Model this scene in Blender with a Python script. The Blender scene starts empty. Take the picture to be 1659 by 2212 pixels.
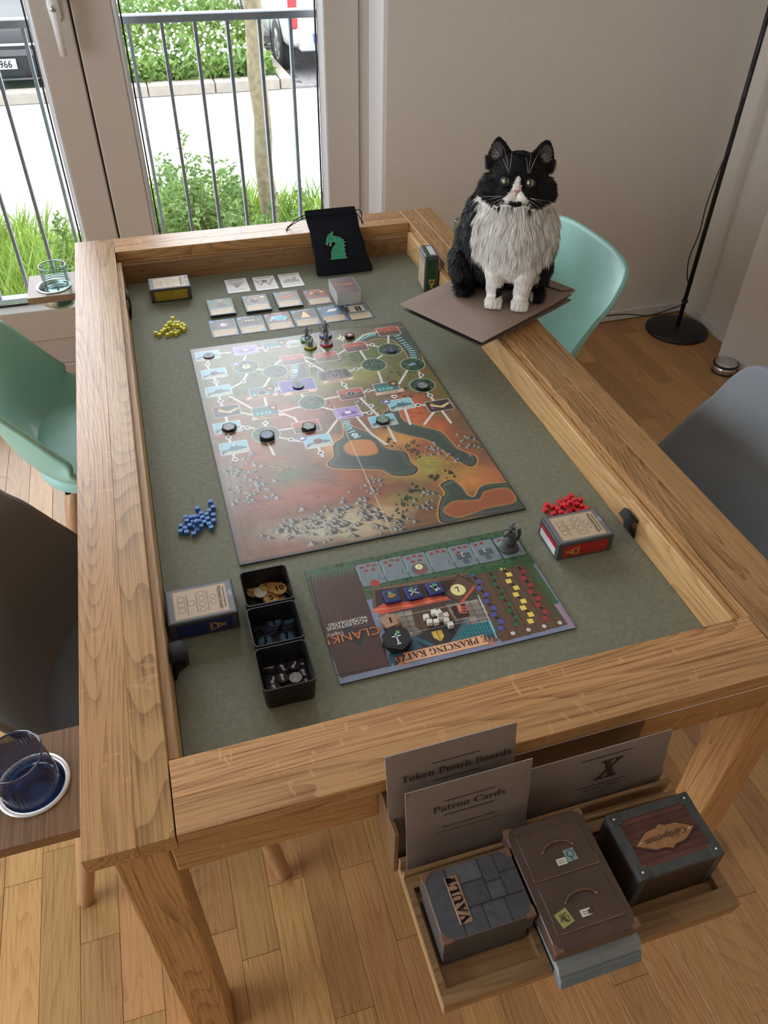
import bpy, bmesh, math, random
import numpy as np
from mathutils import Vector, Matrix, noise
random.seed(7); np.random.seed(7)
C = bpy.context.scene.collection
sc = bpy.context.scene
PI = math.pi
# ---------------------------------------------------------------- camera
FPX, PITCH, YAW, ROLL = 1665.76, .7198, .3072, .0180
CAM = Vector((.1902, -2.1649, 1.585))
fw = Vector((math.sin(YAW)*math.cos(PITCH), math.cos(YAW)*math.cos(PITCH), -math.sin(PITCH)))
rt0 = Vector((math.cos(YAW), -math.sin(YAW), 0)); up0 = rt0.cross(fw)
rt = math.cos(ROLL)*rt0 + math.sin(ROLL)*up0; up = -math.sin(ROLL)*rt0 + math.cos(ROLL)*up0
cd = bpy.data.cameras.new('camera'); cam = bpy.data.objects.new('camera', cd); C.objects.link(cam)
cd.sensor_fit = 'HORIZONTAL'; cd.sensor_width = 36; cd.lens = 36*FPX/1659; cd.clip_start = .02; cd.clip_end = 300
M = Matrix((rt, up, -fw)).transposed().to_4x4(); M.translation = CAM; cam.matrix_world = M
sc.camera = cam
# ---------------------------------------------------------------- world, exposure
w = bpy.data.worlds.new('overcast_sky'); sc.world = w; w.use_nodes = True
nt = w.node_tree; bg = nt.nodes['Background']
tc = nt.nodes.new('ShaderNodeTexCoord'); sp = nt.nodes.new('ShaderNodeSeparateXYZ'); cr = nt.nodes.new('ShaderNodeValToRGB')
nt.links.new(tc.outputs['Generated'], sp.inputs[0]); nt.links.new(sp.outputs[2], cr.inputs[0]); nt.links.new(cr.outputs[0], bg.inputs[0])
cr.color_ramp.elements[0].color = (.86, .92, 1, 1); cr.color_ramp.elements[1].color = (.92, .96, 1, 1)
bg.inputs[1].default_value = 3.6
sc.view_settings.view_transform = 'Standard'; sc.view_settings.look = 'None'
sc.view_settings.exposure = 1.5; sc.view_settings.gamma = 1; sc.view_settings.use_curve_mapping = False
sc.cycles.max_bounces = 10; sc.cycles.diffuse_bounces = 6; sc.cycles.transparent_max_bounces = 16
sc.cycles.caustics_reflective = False; sc.cycles.caustics_refractive = False
sc.cycles.sample_clamp_indirect = 6
# daylight portals in the window openings (they only steer sampling, they give off no light themselves)
def portal(x, y, z, sx, sz, rz):
    l = bpy.data.lights.new('window_portal', 'AREA'); l.shape = 'RECTANGLE'; l.size = sx; l.size_y = sz; l.cycles.is_portal = True
    o = bpy.data.objects.new('window_portal', l); C.objects.link(o); o.location = (x, y, z); o.rotation_euler = (-PI/2, 0, rz)
portal(-.64, .72, 1.24, 3.4, 2.4, 0)
portal(-2.75, -1.6, 1.3, 2.3, 1.9, PI/2)
# ---------------------------------------------------------------- helpers
def at(px, py, z=None, x=None, y=None):
    d = fw + rt*((px-829.5)/FPX) - up*((py-1106)/FPX)
    t = (z-CAM.z)/d.z if z is not None else ((y-CAM.y)/d.y if y is not None else (x-CAM.x)/d.x)
    return CAM + d*t
def proj(p):
    v = Vector(p)-CAM; z = v.dot(fw)
    return (829.5+FPX*v.dot(rt)/z, 1106-FPX*v.dot(up)/z) if z > .01 else (-9e3, -9e3)
def tag(o, label=None, cat=None, group=None, kind=None):
    for k, v in (('label', label), ('category', cat), ('group', group), ('kind', kind)):
        if v: o[k] = v
    return o
def basis(o):
    m = Matrix.Identity(4)
    while o: m = o.matrix_basis @ m; o = o.parent
    return m
def empty(name, loc=(0,0,0), rz=0, label=None, cat=None, group=None, kind=None, rot=None):
    o = bpy.data.objects.new(name, None); o.empty_display_size = .05; C.objects.link(o)
    o.location = loc; o.rotation_euler = rot or (0, 0, rz)
    return tag(o, label, cat, group, kind)
def link(name, me, mats, parent=None, loc=None, rot=None):
    for m in (mats if isinstance(mats, (list, tuple)) else [mats]): 
        if m.name not in me.materials: me.materials.append(m)
    o = bpy.data.objects.new(name, me); C.objects.link(o); o.parent = parent
    if loc is not None: o.location = loc
    if rot is not None: o.rotation_euler = rot
    return o
def copy_tree(o, parent=None):
    c = o.copy(); C.objects.link(c); c.parent = parent
    for ch in list(o.children): copy_tree(ch, c)
    return c
class G:
    """collects shapes, builds ONE mesh object"""
    def __init__(s): s.b = bmesh.new()
    def _add(s, nb, mi=0, mat=None, smooth=False):
        if mat is not None: bmesh.ops.transform(nb, matrix=mat, verts=nb.verts)
        for f in nb.faces:
            if mi: f.material_index = mi
            if smooth: f.smooth = True
        me = bpy.data.meshes.new('t'); nb.to_mesh(me); nb.free(); s.b.from_mesh(me); bpy.data.meshes.remove(me); return s
    def box(s, x0, x1, y0, y1, z0, z1, bev=0, mi=0, mat=None, seg=1):
        nb = bmesh.new(); bmesh.ops.create_cube(nb, size=1)
        for v in nb.verts: v.co = Vector(((x0+x1)/2+v.co.x*(x1-x0), (y0+y1)/2+v.co.y*(y1-y0), (z0+z1)/2+v.co.z*(z1-z0)))
        if bev: bmesh.ops.bevel(nb, geom=nb.edges[:], offset=bev, segments=seg, affect='EDGES', profile=.5)
        return s._add(nb, mi, mat)
    def lathe(s, prof, c=(0,0,0), n=32, mi=0, mat=None, smooth=True):
        nb = bmesh.new(); rings = []
        for r, z in prof:
            rings.append([nb.verts.new((c[0]+r*math.cos(2*PI*k/n), c[1]+r*math.sin(2*PI*k/n), c[2]+z)) for k in range(n)] if r > 1e-6 else [nb.verts.new((c[0], c[1], c[2]+z))])
        for a, b in zip(rings, rings[1:]):
            for k in range(n):
                q = (k+1) % n
                if len(a) > 1 and len(b) > 1: nb.faces.new((a[k], a[q], b[q], b[k]))
                elif len(a) > 1: nb.faces.new((a[k], a[q], b[0]))
                elif len(b) > 1: nb.faces.new((a[0], b[q], b[k]))
        bmesh.ops.recalc_face_normals(nb, faces=nb.faces)
        return s._add(nb, mi, mat, smooth)
    def tube(s, pts, r, n=8, mi=0, mat=None, caps=True):
        pts = [Vector(p) for p in pts]; rs = r if isinstance(r, (list, tuple)) else [r]*len(pts)
        nb = bmesh.new(); rings = []; pu = None
        for i, p in enumerate(pts):
            d = (pts[min(i+1, len(pts)-1)]-pts[max(i-1, 0)]).normalized()
            if pu is None: pu = d.orthogonal().normalized()
            pu = (pu - d*pu.dot(d)).normalized(); b2 = d.cross(pu)
            rings.append([nb.verts.new(p+(pu*math.cos(2*PI*k/n)+b2*math.sin(2*PI*k/n))*rs[i]) for k in range(n)])
        for a, b in zip(rings, rings[1:]):
            for k in range(n): nb.faces.new((a[k], a[(k+1) % n], b[(k+1) % n], b[k]))
        if caps: nb.faces.new(rings[0][::-1]); nb.faces.new(rings[-1])
        return s._add(nb, mi, mat, True)
    def prism(s, poly, z0, z1, mi=0, mat=None, bev=0):
        nb = bmesh.new(); a = [nb.verts.new((x, y, z0)) for x, y in poly]; b = [nb.verts.new((x, y, z1)) for x, y in poly]; n = len(poly)
        nb.faces.new(a[::-1]); top = nb.faces.new(b)
        for k in range(n): nb.faces.new((a[k], a[(k+1) % n], b[(k+1) % n], b[k]))
        bmesh.ops.recalc_face_normals(nb, faces=nb.faces)
        if bev: bmesh.ops.bevel(nb, geom=list(top.edges), offset=bev, segments=2, affect='EDGES')
        return s._add(nb, mi, mat)
    def sphere(s, c, r, n=12, mi=0, mat=None, sc_=(1,1,1)):
        nb = bmesh.new(); bmesh.ops.create_uvsphere(nb, u_segments=n*2, v_segments=n, radius=1)
        for v in nb.verts: v.co = Vector((c[0]+v.co.x*r*sc_[0], c[1]+v.co.y*r*sc_[1], c[2]+v.co.z*r*sc_[2]))
        return s._add(nb, mi, mat, True)
    def grid(s, fn, nu, nv, mi=0, smooth=True, mat=None):
        nb = bmesh.new(); V = [[nb.verts.new(fn(i/nu, j/nv)) for j in range(nv+1)] for i in range(nu+1)]
        for i in range(nu):
            for j in range(nv): nb.faces.new((V[i][j], V[i+1][j], V[i+1][j+1], V[i][j+1]))
        return s._add(nb, mi, mat, smooth)
    def build(s, name, mats, parent=None, world=True, **k):
        if world and parent: bmesh.ops.transform(s.b, matrix=basis(parent).inverted(), verts=s.b.verts)
        me = bpy.data.meshes.new(name); s.b.to_mesh(me); s.b.free()
        return link(name, me, mats, parent, **k)
# ---------------------------------------------------------------- materials
def nodes(name):
    m = bpy.data.materials.new(name); m.use_nodes = True; n = m.node_tree; return m, n, n.nodes['Principled BSDF']
def pbr(name, col, rough=.5, metal=0, var=0, vs=40, bump=0, bs=200, spec=.5, coat=0):
    m, n, b = nodes(name); b.inputs['Base Color'].default_value = (*col, 1); b.inputs['Roughness'].default_value = rough
    b.inputs['Metallic'].default_value = metal; b.inputs['Specular IOR Level'].default_value = spec; b.inputs['Coat Weight'].default_value = coat
    tcn = n.nodes.new('ShaderNodeTexCoord')
    t = n.nodes.new('ShaderNodeTexNoise'); t.inputs['Scale'].default_value = vs; t.inputs['Detail'].default_value = 4; n.links.new(tcn.outputs['Object'], t.inputs[0])
    r = n.nodes.new('ShaderNodeValToRGB'); v = max(var, .015)
    r.color_ramp.elements[0].position = .3; r.color_ramp.elements[1].position = .7
    r.color_ramp.elements[0].color = (*[c*(1-v) for c in col], 1); r.color_ramp.elements[1].color = (*[min(1, c*(1+v)) for c in col], 1)
    n.links.new(t.outputs[0], r.inputs[0]); n.links.new(r.outputs[0], b.inputs['Base Color'])
    if bump:
        t2 = n.nodes.new('ShaderNodeTexNoise'); t2.inputs['Scale'].default_value = bs; n.links.new(tcn.outputs['Object'], t2.inputs[0])
        bp = n.nodes.new('ShaderNodeBump'); bp.inputs['Strength'].default_value = bump; bp.inputs['Distance'].default_value = .001
        n.links.new(t2.outputs[0], bp.inputs['Height']); n.links.new(bp.outputs[0], b.inputs['Normal'])
    return m
def mth(n, op, a, b=None):
    x = n.nodes.new('ShaderNodeMath'); x.operation = op
    for i, v in enumerate((a, b)):
        if v is None: continue
        if isinstance(v, (int, float)): x.inputs[i].default_value = v
        else: n.links.new(v, x.inputs[i])
    return x.outputs[0]
def wood(name, c_light, c_dark, axis=1, rough=.42, ring=11, var=.35, spec=.5, rays=0, ringw=.55):
    """grain runs along axis; every object gets its own cut of the tree"""
    m, n, b = nodes(name); L = n.links.new
    tcn = n.nodes.new('ShaderNodeTexCoord'); oi = n.nodes.new('ShaderNodeObjectInfo')
    off = mth(n, 'MULTIPLY', oi.outputs['Random'], 37.0)
    ad = n.nodes.new('ShaderNodeVectorMath'); ad.operation = 'ADD'; L(tcn.outputs['Object'], ad.inputs[0]); L(off, ad.inputs[1])
    def mp(al, ac):
        q = n.nodes.new('ShaderNodeMapping'); s = [ac]*3; s[axis] = al; q.inputs['Scale'].default_value = s; L(ad.outputs[0], q.inputs[0]); return q.outputs[0]
    def ns(vec, det=3, dist=0):
        q = n.nodes.new('ShaderNodeTexNoise'); q.inputs['Scale'].default_value = 1; q.inputs['Detail'].default_value = det; q.inputs['Distortion'].default_value = dist; L(vec, q.inputs[0]); return q.outputs[0]
    big = ns(mp(.75, 8), 1.2)
    rings = mth(n, 'FRACT', mth(n, 'MULTIPLY', big, ring*5))
    saw = mth(n, 'POWER', rings, 2.6)
    fib = ns(mp(7, 260), 3); pore = ns(mp(22, 620), 1); low = ns(mp(1.0, 3), 2)
    f = mth(n, 'ADD', mth(n, 'MULTIPLY', saw, ringw), mth(n, 'MULTIPLY', mth(n, 'SUBTRACT', fib, .48), 1.9))
    f = mth(n, 'ADD', f, mth(n, 'MULTIPLY', mth(n, 'SUBTRACT', low, .45), .8))
    f = mth(n, 'ADD', f, mth(n, 'MULTIPLY', mth(n, 'SUBTRACT', pore, .5), .8))
    mx = n.nodes.new('ShaderNodeMix'); mx.data_type = 'RGBA'; mx.inputs[6].default_value = (*c_light, 1); mx.inputs[7].default_value = (*c_dark, 1); mx.clamp_factor = True
    L(f, mx.inputs[0]); out = mx.outputs[2]
    if rays:   # pale medullary flecks of quarter-sawn oak
        mus = mth(n, 'GREATER_THAN', ns(mp(60, 26), 1, 1.2), .69)
        m3 = n.nodes.new('ShaderNodeMix'); m3.data_type = 'RGBA'; L(mth(n, 'MULTIPLY', mus, rays), m3.inputs[0]); L(out, m3.inputs[6]); m3.inputs[7].default_value = (*[min(1, c*1.25) for c in c_light], 1); out = m3.outputs[2]
    hs = n.nodes.new('ShaderNodeHueSaturation'); L(out, hs.inputs['Color'])
    w1 = n.nodes.new('ShaderNodeTexWhiteNoise'); w1.noise_dimensions = '1D'; L(oi.outputs['Random'], w1.inputs['W'])
    L(mth(n, 'ADD', mth(n, 'MULTIPLY', w1.outputs[0], var), 1-var/2), hs.inputs['Value'])
    L(mth(n, 'ADD', mth(n, 'MULTIPLY', oi.outputs['Random'], .012), .496), hs.inputs['Hue'])
    L(hs.outputs[0], b.inputs['Base Color']); b.inputs['Roughness'].default_value = rough; b.inputs['Specular IOR Level'].default_value = spec
    bp = n.nodes.new('ShaderNodeBump'); bp.inputs['Strength'].default_value = .25; bp.inputs['Distance'].default_value = .0006
    L(f, bp.inputs['Height']); L(bp.outputs[0], b.inputs['Normal'])
    return m
def vcol(name, rough=.45, spec=.5, coat=0):
    m, n, b = nodes(name); a = n.nodes.new('ShaderNodeAttribute'); a.attribute_name = 'Col'; n.links.new(a.outputs[0], b.inputs[0])
    b.inputs['Roughness'].default_value = rough; b.inputs['Specular IOR Level'].default_value = spec; b.inputs['Coat Weight'].default_value = coat; b.inputs['Coat Roughness'].default_value = .2
    return m
def glass(name, tint=(1,1,1), refl=.06):
    """thin clear pane"""
    m, n, b = nodes(name); o = n.nodes['Material Output']; n.nodes.remove(b)
    t = n.nodes.new('ShaderNodeBsdfTransparent'); t.inputs[0].default_value = (*tint, 1); g = n.nodes.new('ShaderNodeBsdfGlossy'); g.inputs['Roughness'].default_value = .03
    fr = n.nodes.new('ShaderNodeFresnel'); fr.inputs[0].default_value = 1.45
    mx = n.nodes.new('ShaderNodeMixShader'); n.links.new(mth(n, 'ADD', mth(n, 'MULTIPLY', fr.outputs[0], .8), refl-.04), mx.inputs[0])
    n.links.new(t.outputs[0], mx.inputs[1]); n.links.new(g.outputs[0], mx.inputs[2]); n.links.new(mx.outputs[0], o.inputs[0]); return m
OAK_L, OAK_D = (.54, .300, .122), (.200, .084, .025)
M_oakY = wood('oak_along_length', OAK_L, OAK_D, 1, rough=.33, rays=.35)
M_oakX = wood('oak_across_width', OAK_L, OAK_D, 0, rough=.4, rays=.5, ring=7)
M_oakZ = wood('oak_upright', OAK_L, OAK_D, 2, rough=.45)
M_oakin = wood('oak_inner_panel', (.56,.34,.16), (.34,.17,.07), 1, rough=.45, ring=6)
M_oakinX = wood('oak_inner_panel_shaded', (.34,.19,.085), (.15,.072,.028), 0, rough=.5, ring=16)  # end panels face away from the window; their shade is in this darker oak
M_walnut = wood('walnut', (.30, .165, .09), (.13, .066, .034), 1, rough=.4)
M_floor = wood('oak_parquet', (.53, .295, .120), (.30, .140, .047), 1, rough=.3, ring=9, var=.34, ringw=.4)
M_beech = wood('beech', (.52, .29, .16), (.42, .22, .11), 2, rough=.4, ring=3, var=.1)
M_wall = pbr('wall_paint', (.68, .64, .575), .9, var=.02, bump=.15, bs=400)
M_white = pbr('white_paint', (.70, .68, .64), .6, var=.01)
M_ceil = pbr('ceiling_paint', (.78, .76, .72), .95)
M_door = pbr('door_lacquer', (.72, .72, .72), .45)
M_frame = pbr('window_frame_lacquer', (.56, .51, .455), .5, var=.01)
M_bead = pbr('glazing_bead', (.86, .88, .90), .35)
M_reveal = pbr('reveal_daylit_paint', (.82, .82, .82), .5)  # lightened so the reveal carries the daylight band in its colour
M_seal = pbr('rubber_seal', (.02, .022, .025), .6)
M_steel = pbr('brushed_steel', (.62, .63, .64), .28, 1)
M_steelrim = pbr('steel_rim', (.75, .75, .74), .4, .9)
M_galv = pbr('galvanised_steel', (.20, .235, .27), .5, .3, var=.1, vs=60)
M_black = pbr('black_lacquer', (.012, .012, .013), .45)
M_blackpl = pbr('black_plastic', (.010, .010, .011), .38, bump=.1, bs=900)
M_strap = pbr('black_webbing', (.012, .013, .015), .85, bump=.5, bs=900)
M_glassw = glass('window_glass')
# ================================================================ setting
WY, WX = .505, 2.43      # back wall plane, right wall plane
TOPZ = .76; FELT = .682
# floor: sub-floor + parquet strips
floor = tag(G().box(-2.75, WX, -5.0, .74, -.06, -.006).build('floor', M_floor), kind='structure')
strips = []; PW = .072; rowx = -1.45; ri = 0
rnd = random.Random(3)
LEN = [.32, .42, .5, .6]
hid = [(0, 0), (1.006, 0), (1.006, -1.72), (0, -1.72)]
def hidden(x, y):
    t = (TOPZ-CAM.z)/(0-CAM.z); p = CAM+(Vector((x, y, 0))-CAM)*t
    return .01 < p.x < 1.0 and -1.70 < p.y < -.01
x = -1.40
while x < WX-.001:
    y = -1.95 - rnd.random()*.4; x1 = min(x+PW, WX)
    while y < .72:
        L_ = rnd.choice(LEN); cx, cy = (x+x1)/2, y+L_/2
        ylim = .72 if x < 1.0 else WY
        y1 = min(y+L_, ylim)
        if y1-y > .02: strips.append((x, x1, y, y1))
        y = y+L_
        if y >= ylim: break
    x = x1
vis = []; rest = []
for s in strips:
    smp = [(s[0]+(s[1]-s[0])*a, s[2]+(s[3]-s[2])*b) for a in (.1, .9) for b in (.05, .5, .95)]
    pr = [proj((a, b, 0)) for a, b in smp]
    inn = [(-20 < p[0] < 1680 and -20 < p[1] < 2230) and not hidden(*q) for p, q in zip(pr, smp)]
    (vis if any(inn) else rest).append(s)
vis.sort(key=lambda s: (Vector(((s[0]+s[1])/2, (s[2]+s[3])/2, 0))-CAM).length)
rest += vis[298:]; vis = vis[:298]
cache = {}
for s in vis:
    wdt, ln = round(s[1]-s[0], 3), round(s[3]-s[2], 2)
    if (wdt, ln) not in cache:
        o = G().box(0, s[1]-s[0]-.0006, 0, s[3]-s[2]-.0006, -.006, 0, bev=.0006).build('plank', M_floor, floor, world=False); cache[(wdt, ln)] = o.data
    else: o = link('plank', cache[(wdt, ln)], M_floor, floor)
    o.location = (s[0], s[2], rnd.uniform(-.0002, .0001))
g = G()
for s in rest: g.box(s[0], s[1]-.0006, s[2], s[3]-.0006, -.006, 0)
for i in range(19): g.box(-2.75+i*.072, -2.75+(i+1)*.072-.001, -5, .72, -.006, 0)
for i in range(53): g.box(-1.40+i*.072, -1.40+(i+1)*.072-.001, -5, -2.36, -.006, 0)
tag(g.build('plank_field', M_floor, floor), kind='stuff')
# walls
tag(G().box(1.02, WX+.1, WY, WY+.25, 0, 2.6).box(-2.75, 1.02, WY, WY+.25, 2.4, 2.6).box(-2.75, -2.3, WY, WY+.25, 0, 2.4).build('wall_back', M_wall), kind='structure')
tag(G().box(WX, WX+.1, -5.0, WY, 0, 2.6).build('wall_right', M_wall), kind='structure')
tag(G().box(-2.85, -2.75, -5.0, WY, 0, .35).box(-2.85, -2.75, -5, WY, 2.25, 2.6).box(-2.85, -2.75, -5, -2.75, .35, 2.25).box(-2.85, -2.75, -.45, WY, .35, 2.25).build('wall_left', M_wall), kind='structure')
tag(G().box(-2.75, WX, -5.2, -5.0, 0, 2.6).build('wall_front', M_wall), kind='structure')
tag(G().box(-2.85, WX+.1, -5.2, .755, 2.6, 2.7).build('ceiling', M_ceil), kind='structure')
tag(G().box(1.02, WX, WY-.014, WY, .004, .048, bev=.003, seg=2).build('baseboard_back', M_white), kind='structure')
tag(G().box(WX-.014, WX, .02, WY-.014, .004, .048, bev=.003, seg=2).build('baseboard_right', M_white), kind='structure')
# white door leaf standing open in front of the right wall
dr = empty('door_1', (2.31, .075, 0), rz=math.atan2(-.06, .052), kind='structure')
g = G().box(0, .86, -.04, 0, .006, 2.05, bev=.002).build('leaf', M_door, dr, world=False)
G().lathe([(.025, 0), (.025, .006), (.011, .008), (.011, .04), (0, .042)], n=20, mat=Matrix.Translation((.07, -.04, 1.03)) @ Matrix.Rotation(PI/2, 4, 'X')).tube([(.07, -.08, 1.03), (.19, -.08, 1.03)], .009, 10).build('door_handle', M_steel, dr, world=False)
# window: floor-length casements. x of joints and glass edges
FY0, FY1 = .66, .735
wn = empty('window_1', (-.64, .70, 0), kind='structure')
def sash(gx0, gx1, sx0, sx1):
    """one casement: rails around a pane, glazing bead, seal, glass"""
    f = G().box(sx0+.002, gx0, FY0, FY1, .155, 2.33, bev=.004).box(gx1, sx1-.002, FY0, FY1, .155, 2.33, bev=.004)
    f.box(gx0, gx1, FY0, FY1, .155, .275, bev=.004).box(gx0, gx1, FY0, FY1, 2.24, 2.33, bev=.004).build('sash', M_frame, wn)
    b = G(); nb = bmesh.new(); q0 = [(gx0, .275), (gx1, .275), (gx1, 2.24), (gx0, 2.24)]; q1 = [(gx0+.015, .290), (gx1-.015, .290), (gx1-.015, 2.225), (gx0+.015, 2.225)]
    A = [nb.verts.new((x, FY0+.002, z)) for x, z in q0]; B = [nb.verts.new((x, FY0+.034, z)) for x, z in q1]; D_ = [nb.verts.new((x, FY0+.034, z)) for x, z in q0]
    for k in range(4): k2 = (k+1) % 4; nb.faces.new((A[k], A[k2], B[k2], B[k])); nb.faces.new((D_[k], B[k], B[k2], D_[k2]))
    bmesh.ops.recalc_face_normals(nb, faces=nb.faces); b._add(nb)
    b.build('glazing_bead', M_bead, wn)
    q = G()
    for x0, x1, z0, z1 in ((gx0+.018, gx0+.023, .289, 2.226), (gx1-.023, gx1-.018, .289, 2.226), (gx0+.023, gx1-.023, .289, .298), (gx0+.023, gx1-.023, 2.217, 2.226)): q.box(x0, x1, FY0+.028, FY0+.0355, z0, z1)
    q.build('seal', M_seal, wn)
    G().box(gx0+.014, gx1-.014, FY0+.036, FY0+.042, .289, 2.226).build('glass', M_glassw, wn)
sash(.212, .853, .093, .972); sash(-.83, -.018, -.95, .091); sash(-2.05, -1.07, -2.17, -.952)
G().box(.088, .096, FY0+.012, FY1-.01, .155, 2.33).build('joint_gasket', M_seal, wn)
fr_ = G().box(.972, 1.02, FY0+.01, FY1, 0, 2.4, bev=.003).box(-2.3, -2.17, FY0+.01, FY1, 0, 2.4, bev=.003).box(-2.17, .972, FY0+.01, FY1, .05, .155, bev=.003).box(-2.17, .972, FY0+.01, FY1, 2.33, 2.4, bev=.003)
fr_.box(-2.3, 1.02, FY0-.0, FY1, 0, .05, bev=.004).build('outer_frame', M_frame, wn)
tag(G().box(1.008, 1.0199, WY+.002, FY0+.01, 0, 2.4).build('trim_1', M_reveal), kind='structure')
# window handle with lock
hx = .048; hz = 1.205
g = G(); ro = Matrix.Translation((hx, FY0, hz)) @ Matrix.Rotation(PI/2, 4, 'X')
pill = [(.016*math.cos(a), .016*math.sin(a)+(.03 if math.sin(a) >= 0 else -.03)) for a in np.linspace(0, 2*PI, 24, endpoint=False)]
g.prism(pill, 0, .008, mat=ro, bev=.002)
h = g.build('handle_plate', M_bead, wn)
G().tube([(hx, FY0-.008, hz+.02), (hx, FY0-.045, hz+.018), (hx, FY0-.05, hz+.0), (hx, FY0-.047, hz-.05), (hx, FY0-.045, hz-.125)], [.012, .014, .0155, .012, .0105], 14).build('handle', M_bead, h)
G().lathe([(0, .003), (.0075, .003), (.0085, 0), (.0085, -.008)], n=20, mat=Matrix.Translation((hx, FY0-.064, hz-.004)) @ Matrix.Rotation(PI/2, 4, 'X')).box(hx-.0008, hx+.0008, FY0-.068, FY0-.066, hz-.009, hz+.001, mi=1).build('lock', [M_steel, M_black], h)
# other windows of the room, behind the camera and to the left
for nm, (x0, x1, y0, y1, z0, z1) in dict(window_2=(-2.83, -2.77, -2.75, -.45, .35, 2.25)).items():
    wq = empty(nm, ((x0+x1)/2, (y0+y1)/2, z0), kind='structure'); g = G(); t = .07
    if x1-x0 > y1-y0:
        for a in (x0, (x0+x1)/2-t/2, x1-t): g.box(a, a+t, y0, y1, z0, z1)
        g.box(x0, x1, y0, y1, z0, z0+t).box(x0, x1, y0, y1, z1-t, z1)
        G().box(x0+t, x1-t, (y0+y1)/2, (y0+y1)/2+.005, z0+t, z1-t).build('glass', M_glassw, wq)
    else:
        for a in (y0, (y0+y1)/2-t/2, y1-t): g.box(x0, x1, a, a+t, z0, z1)
        g.box(x0, x1, y0, y1, z0, z0+t).box(x0, x1, y0, y1, z1-t, z1)
        G().box((x0+x1)/2, (x0+x1)/2+.005, y0+t, y1-t, z0+t, z1-t).build('glass', M_glassw, wq)
    g.build('frame', M_frame, wq)
# ================================================================ gaming table
T = empty('gaming_table', (.503, -.86, 0), label='large oak gaming table with a sunken green felt playing surface', cat='table')
RT = .026   # rail thickness
WL, WR, WF, WN = .0997, .0995, .0937, .0961; TW, TL = 1.006, 1.72
def rail(x0, x1, y0, y1, mat, split=None):
    if split is None: return G().box(x0, x1, y0, y1, TOPZ-RT, TOPZ, bev=.0022, seg=2).build('rail_board', mat, T)
    ax, s = split
    if ax == 'x':
        G().box(x0, s, y0, y1, TOPZ-RT, TOPZ, bev=.0006).build('rail_board', mat, T); G().box(s, x1, y0, y1, TOPZ-RT, TOPZ, bev=.0006).build('rail_board', mat, T)
    else:
        G().box(x0, x1, y0, s, TOPZ-RT, TOPZ, bev=.0006).build('rail_board', mat, T); G().box(x0, x1, s, y1, TOPZ-RT, TOPZ, bev=.0006).build('rail_board', mat, T)
rail(0, WL-.0008, -TL, 0, M_oakY, ('x', .058)); rail(TW-WR+.0008, TW, -TL, 0, M_oakY, ('x', .955))
rail(WL+.0008, TW-WR-.0008, -WF, 0, M_oakX, ('y', -.052)); rail(WL+.0008, TW-WR-.0008, -TL, -TL+WN, M_oakX, ('y', -TL+.045))
# frame under the rails
ux0, ux1, uy0, uy1 = .018, TW-.018, -TL+.016, -.018
for nm, b in (('frame_rail', (ux0, WL+.004, uy0, uy1)), ('frame_rail', (TW-WR-.004, ux1, uy0, uy1)), ('frame_rail', (WL+.004, TW-WR-.004, -WF-.003, uy1)), ('frame_rail', (WL+.004, TW-WR-.004, uy0, -TL+WN+.003))):
    G().box(b[0], b[1], b[2], b[3], .712, TOPZ-RT-.0006, bev=.001).build(nm, M_oakX if b[1]-b[0] > .4 else M_oakY, T)
IX0, IX1, IY0, IY1 = .1105, .8945, -TL+.108, -.1195     # inner faces of the well
PT = .012
for b, m_ in (((IX0-PT, IX0, IY0, IY1), M_oakin), ((IX1, IX1+PT, IY0, IY1), M_oakin)):
    G().box(b[0], b[1], b[2], b[3], FELT-.012, .7425, bev=.001).build('inner_panel', m_, T)
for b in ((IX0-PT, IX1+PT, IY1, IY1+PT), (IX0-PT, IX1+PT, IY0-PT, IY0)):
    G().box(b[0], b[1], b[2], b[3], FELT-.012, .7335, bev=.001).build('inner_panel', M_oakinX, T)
for b, ax in (((.084, .935, -TL+.026, -TL+.05), 0), ((.084, .935, -.05, -.030), 0), ((.020, .043, -1.622, -.098), 1), ((TW-.045, TW-.006, -1.622, -.098), 1)):
    G().box(b[0], b[1], b[2], b[3], .628, .7115, bev=.002).build('apron', M_oakY if ax else M_oakX, T)
M_felt = pbr('green_felt', (.20, .21, .15), .72, var=.13, vs=110, bump=.6, bs=500, spec=.3)
G().box(IX0+.0005, IX1-.0005, IY0+.0005, IY1-.0005, FELT-.01, FELT, bev=.001).build('felt_mat', M_felt, T)
G().box(IX0-PT, IX1+PT, IY0-PT, IY1+PT, .640, FELT-.0125).build('base_board', M_oakin, T)
for x0, y0 in ((.016, -TL+.030), (.936, -TL+.030), (.016, -.097), (.936, -.097)):
    G().box(x0, x0+.067, y0, y0+.067, 0, .7115, bev=.004, seg=2).build('leg', M_oakZ, T)
# white seam line under the near rail
G().box(WL+.30, TW-.02, -TL+.0005, -TL+.005, .7315, .7338).build('metal_seam', M_bead, T)
# black pull straps: right wall, left wall (two)
def strap(pts, wdt):
    g = G(); P_ = [Vector(p) for p in pts]; n = 14
    def fn(u, v):
        s = u*(len(P_)-1); i = min(int(s), len(P_)-2); q = P_[i].lerp(P_[i+1], s-i); return q+Vector((0, (v-.5)*wdt, 0))
    g.grid(fn, n, 2); o = g.build('pull_strap', M_strap, T); md = o.modifiers.new('s', 'SOLIDIFY'); md.thickness = .003; return o
strap([(.8935, -1.352, .683), (.889, -1.352, .7), (.876, -1.352, .716), (.884, -1.352, .728), (.893, -1.352, .722)], .034)
strap([(.1115, -1.432, .683), (.117, -1.432, .70), (.134, -1.432, .713), (.128, -1.432, .725), (.112, -1.432, .722)], .034)
strap([(.1115, -.30, .683), (.117, -.30, .71), (.116, -.30, .735), (.112, -.30, .735)], .05)
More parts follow.
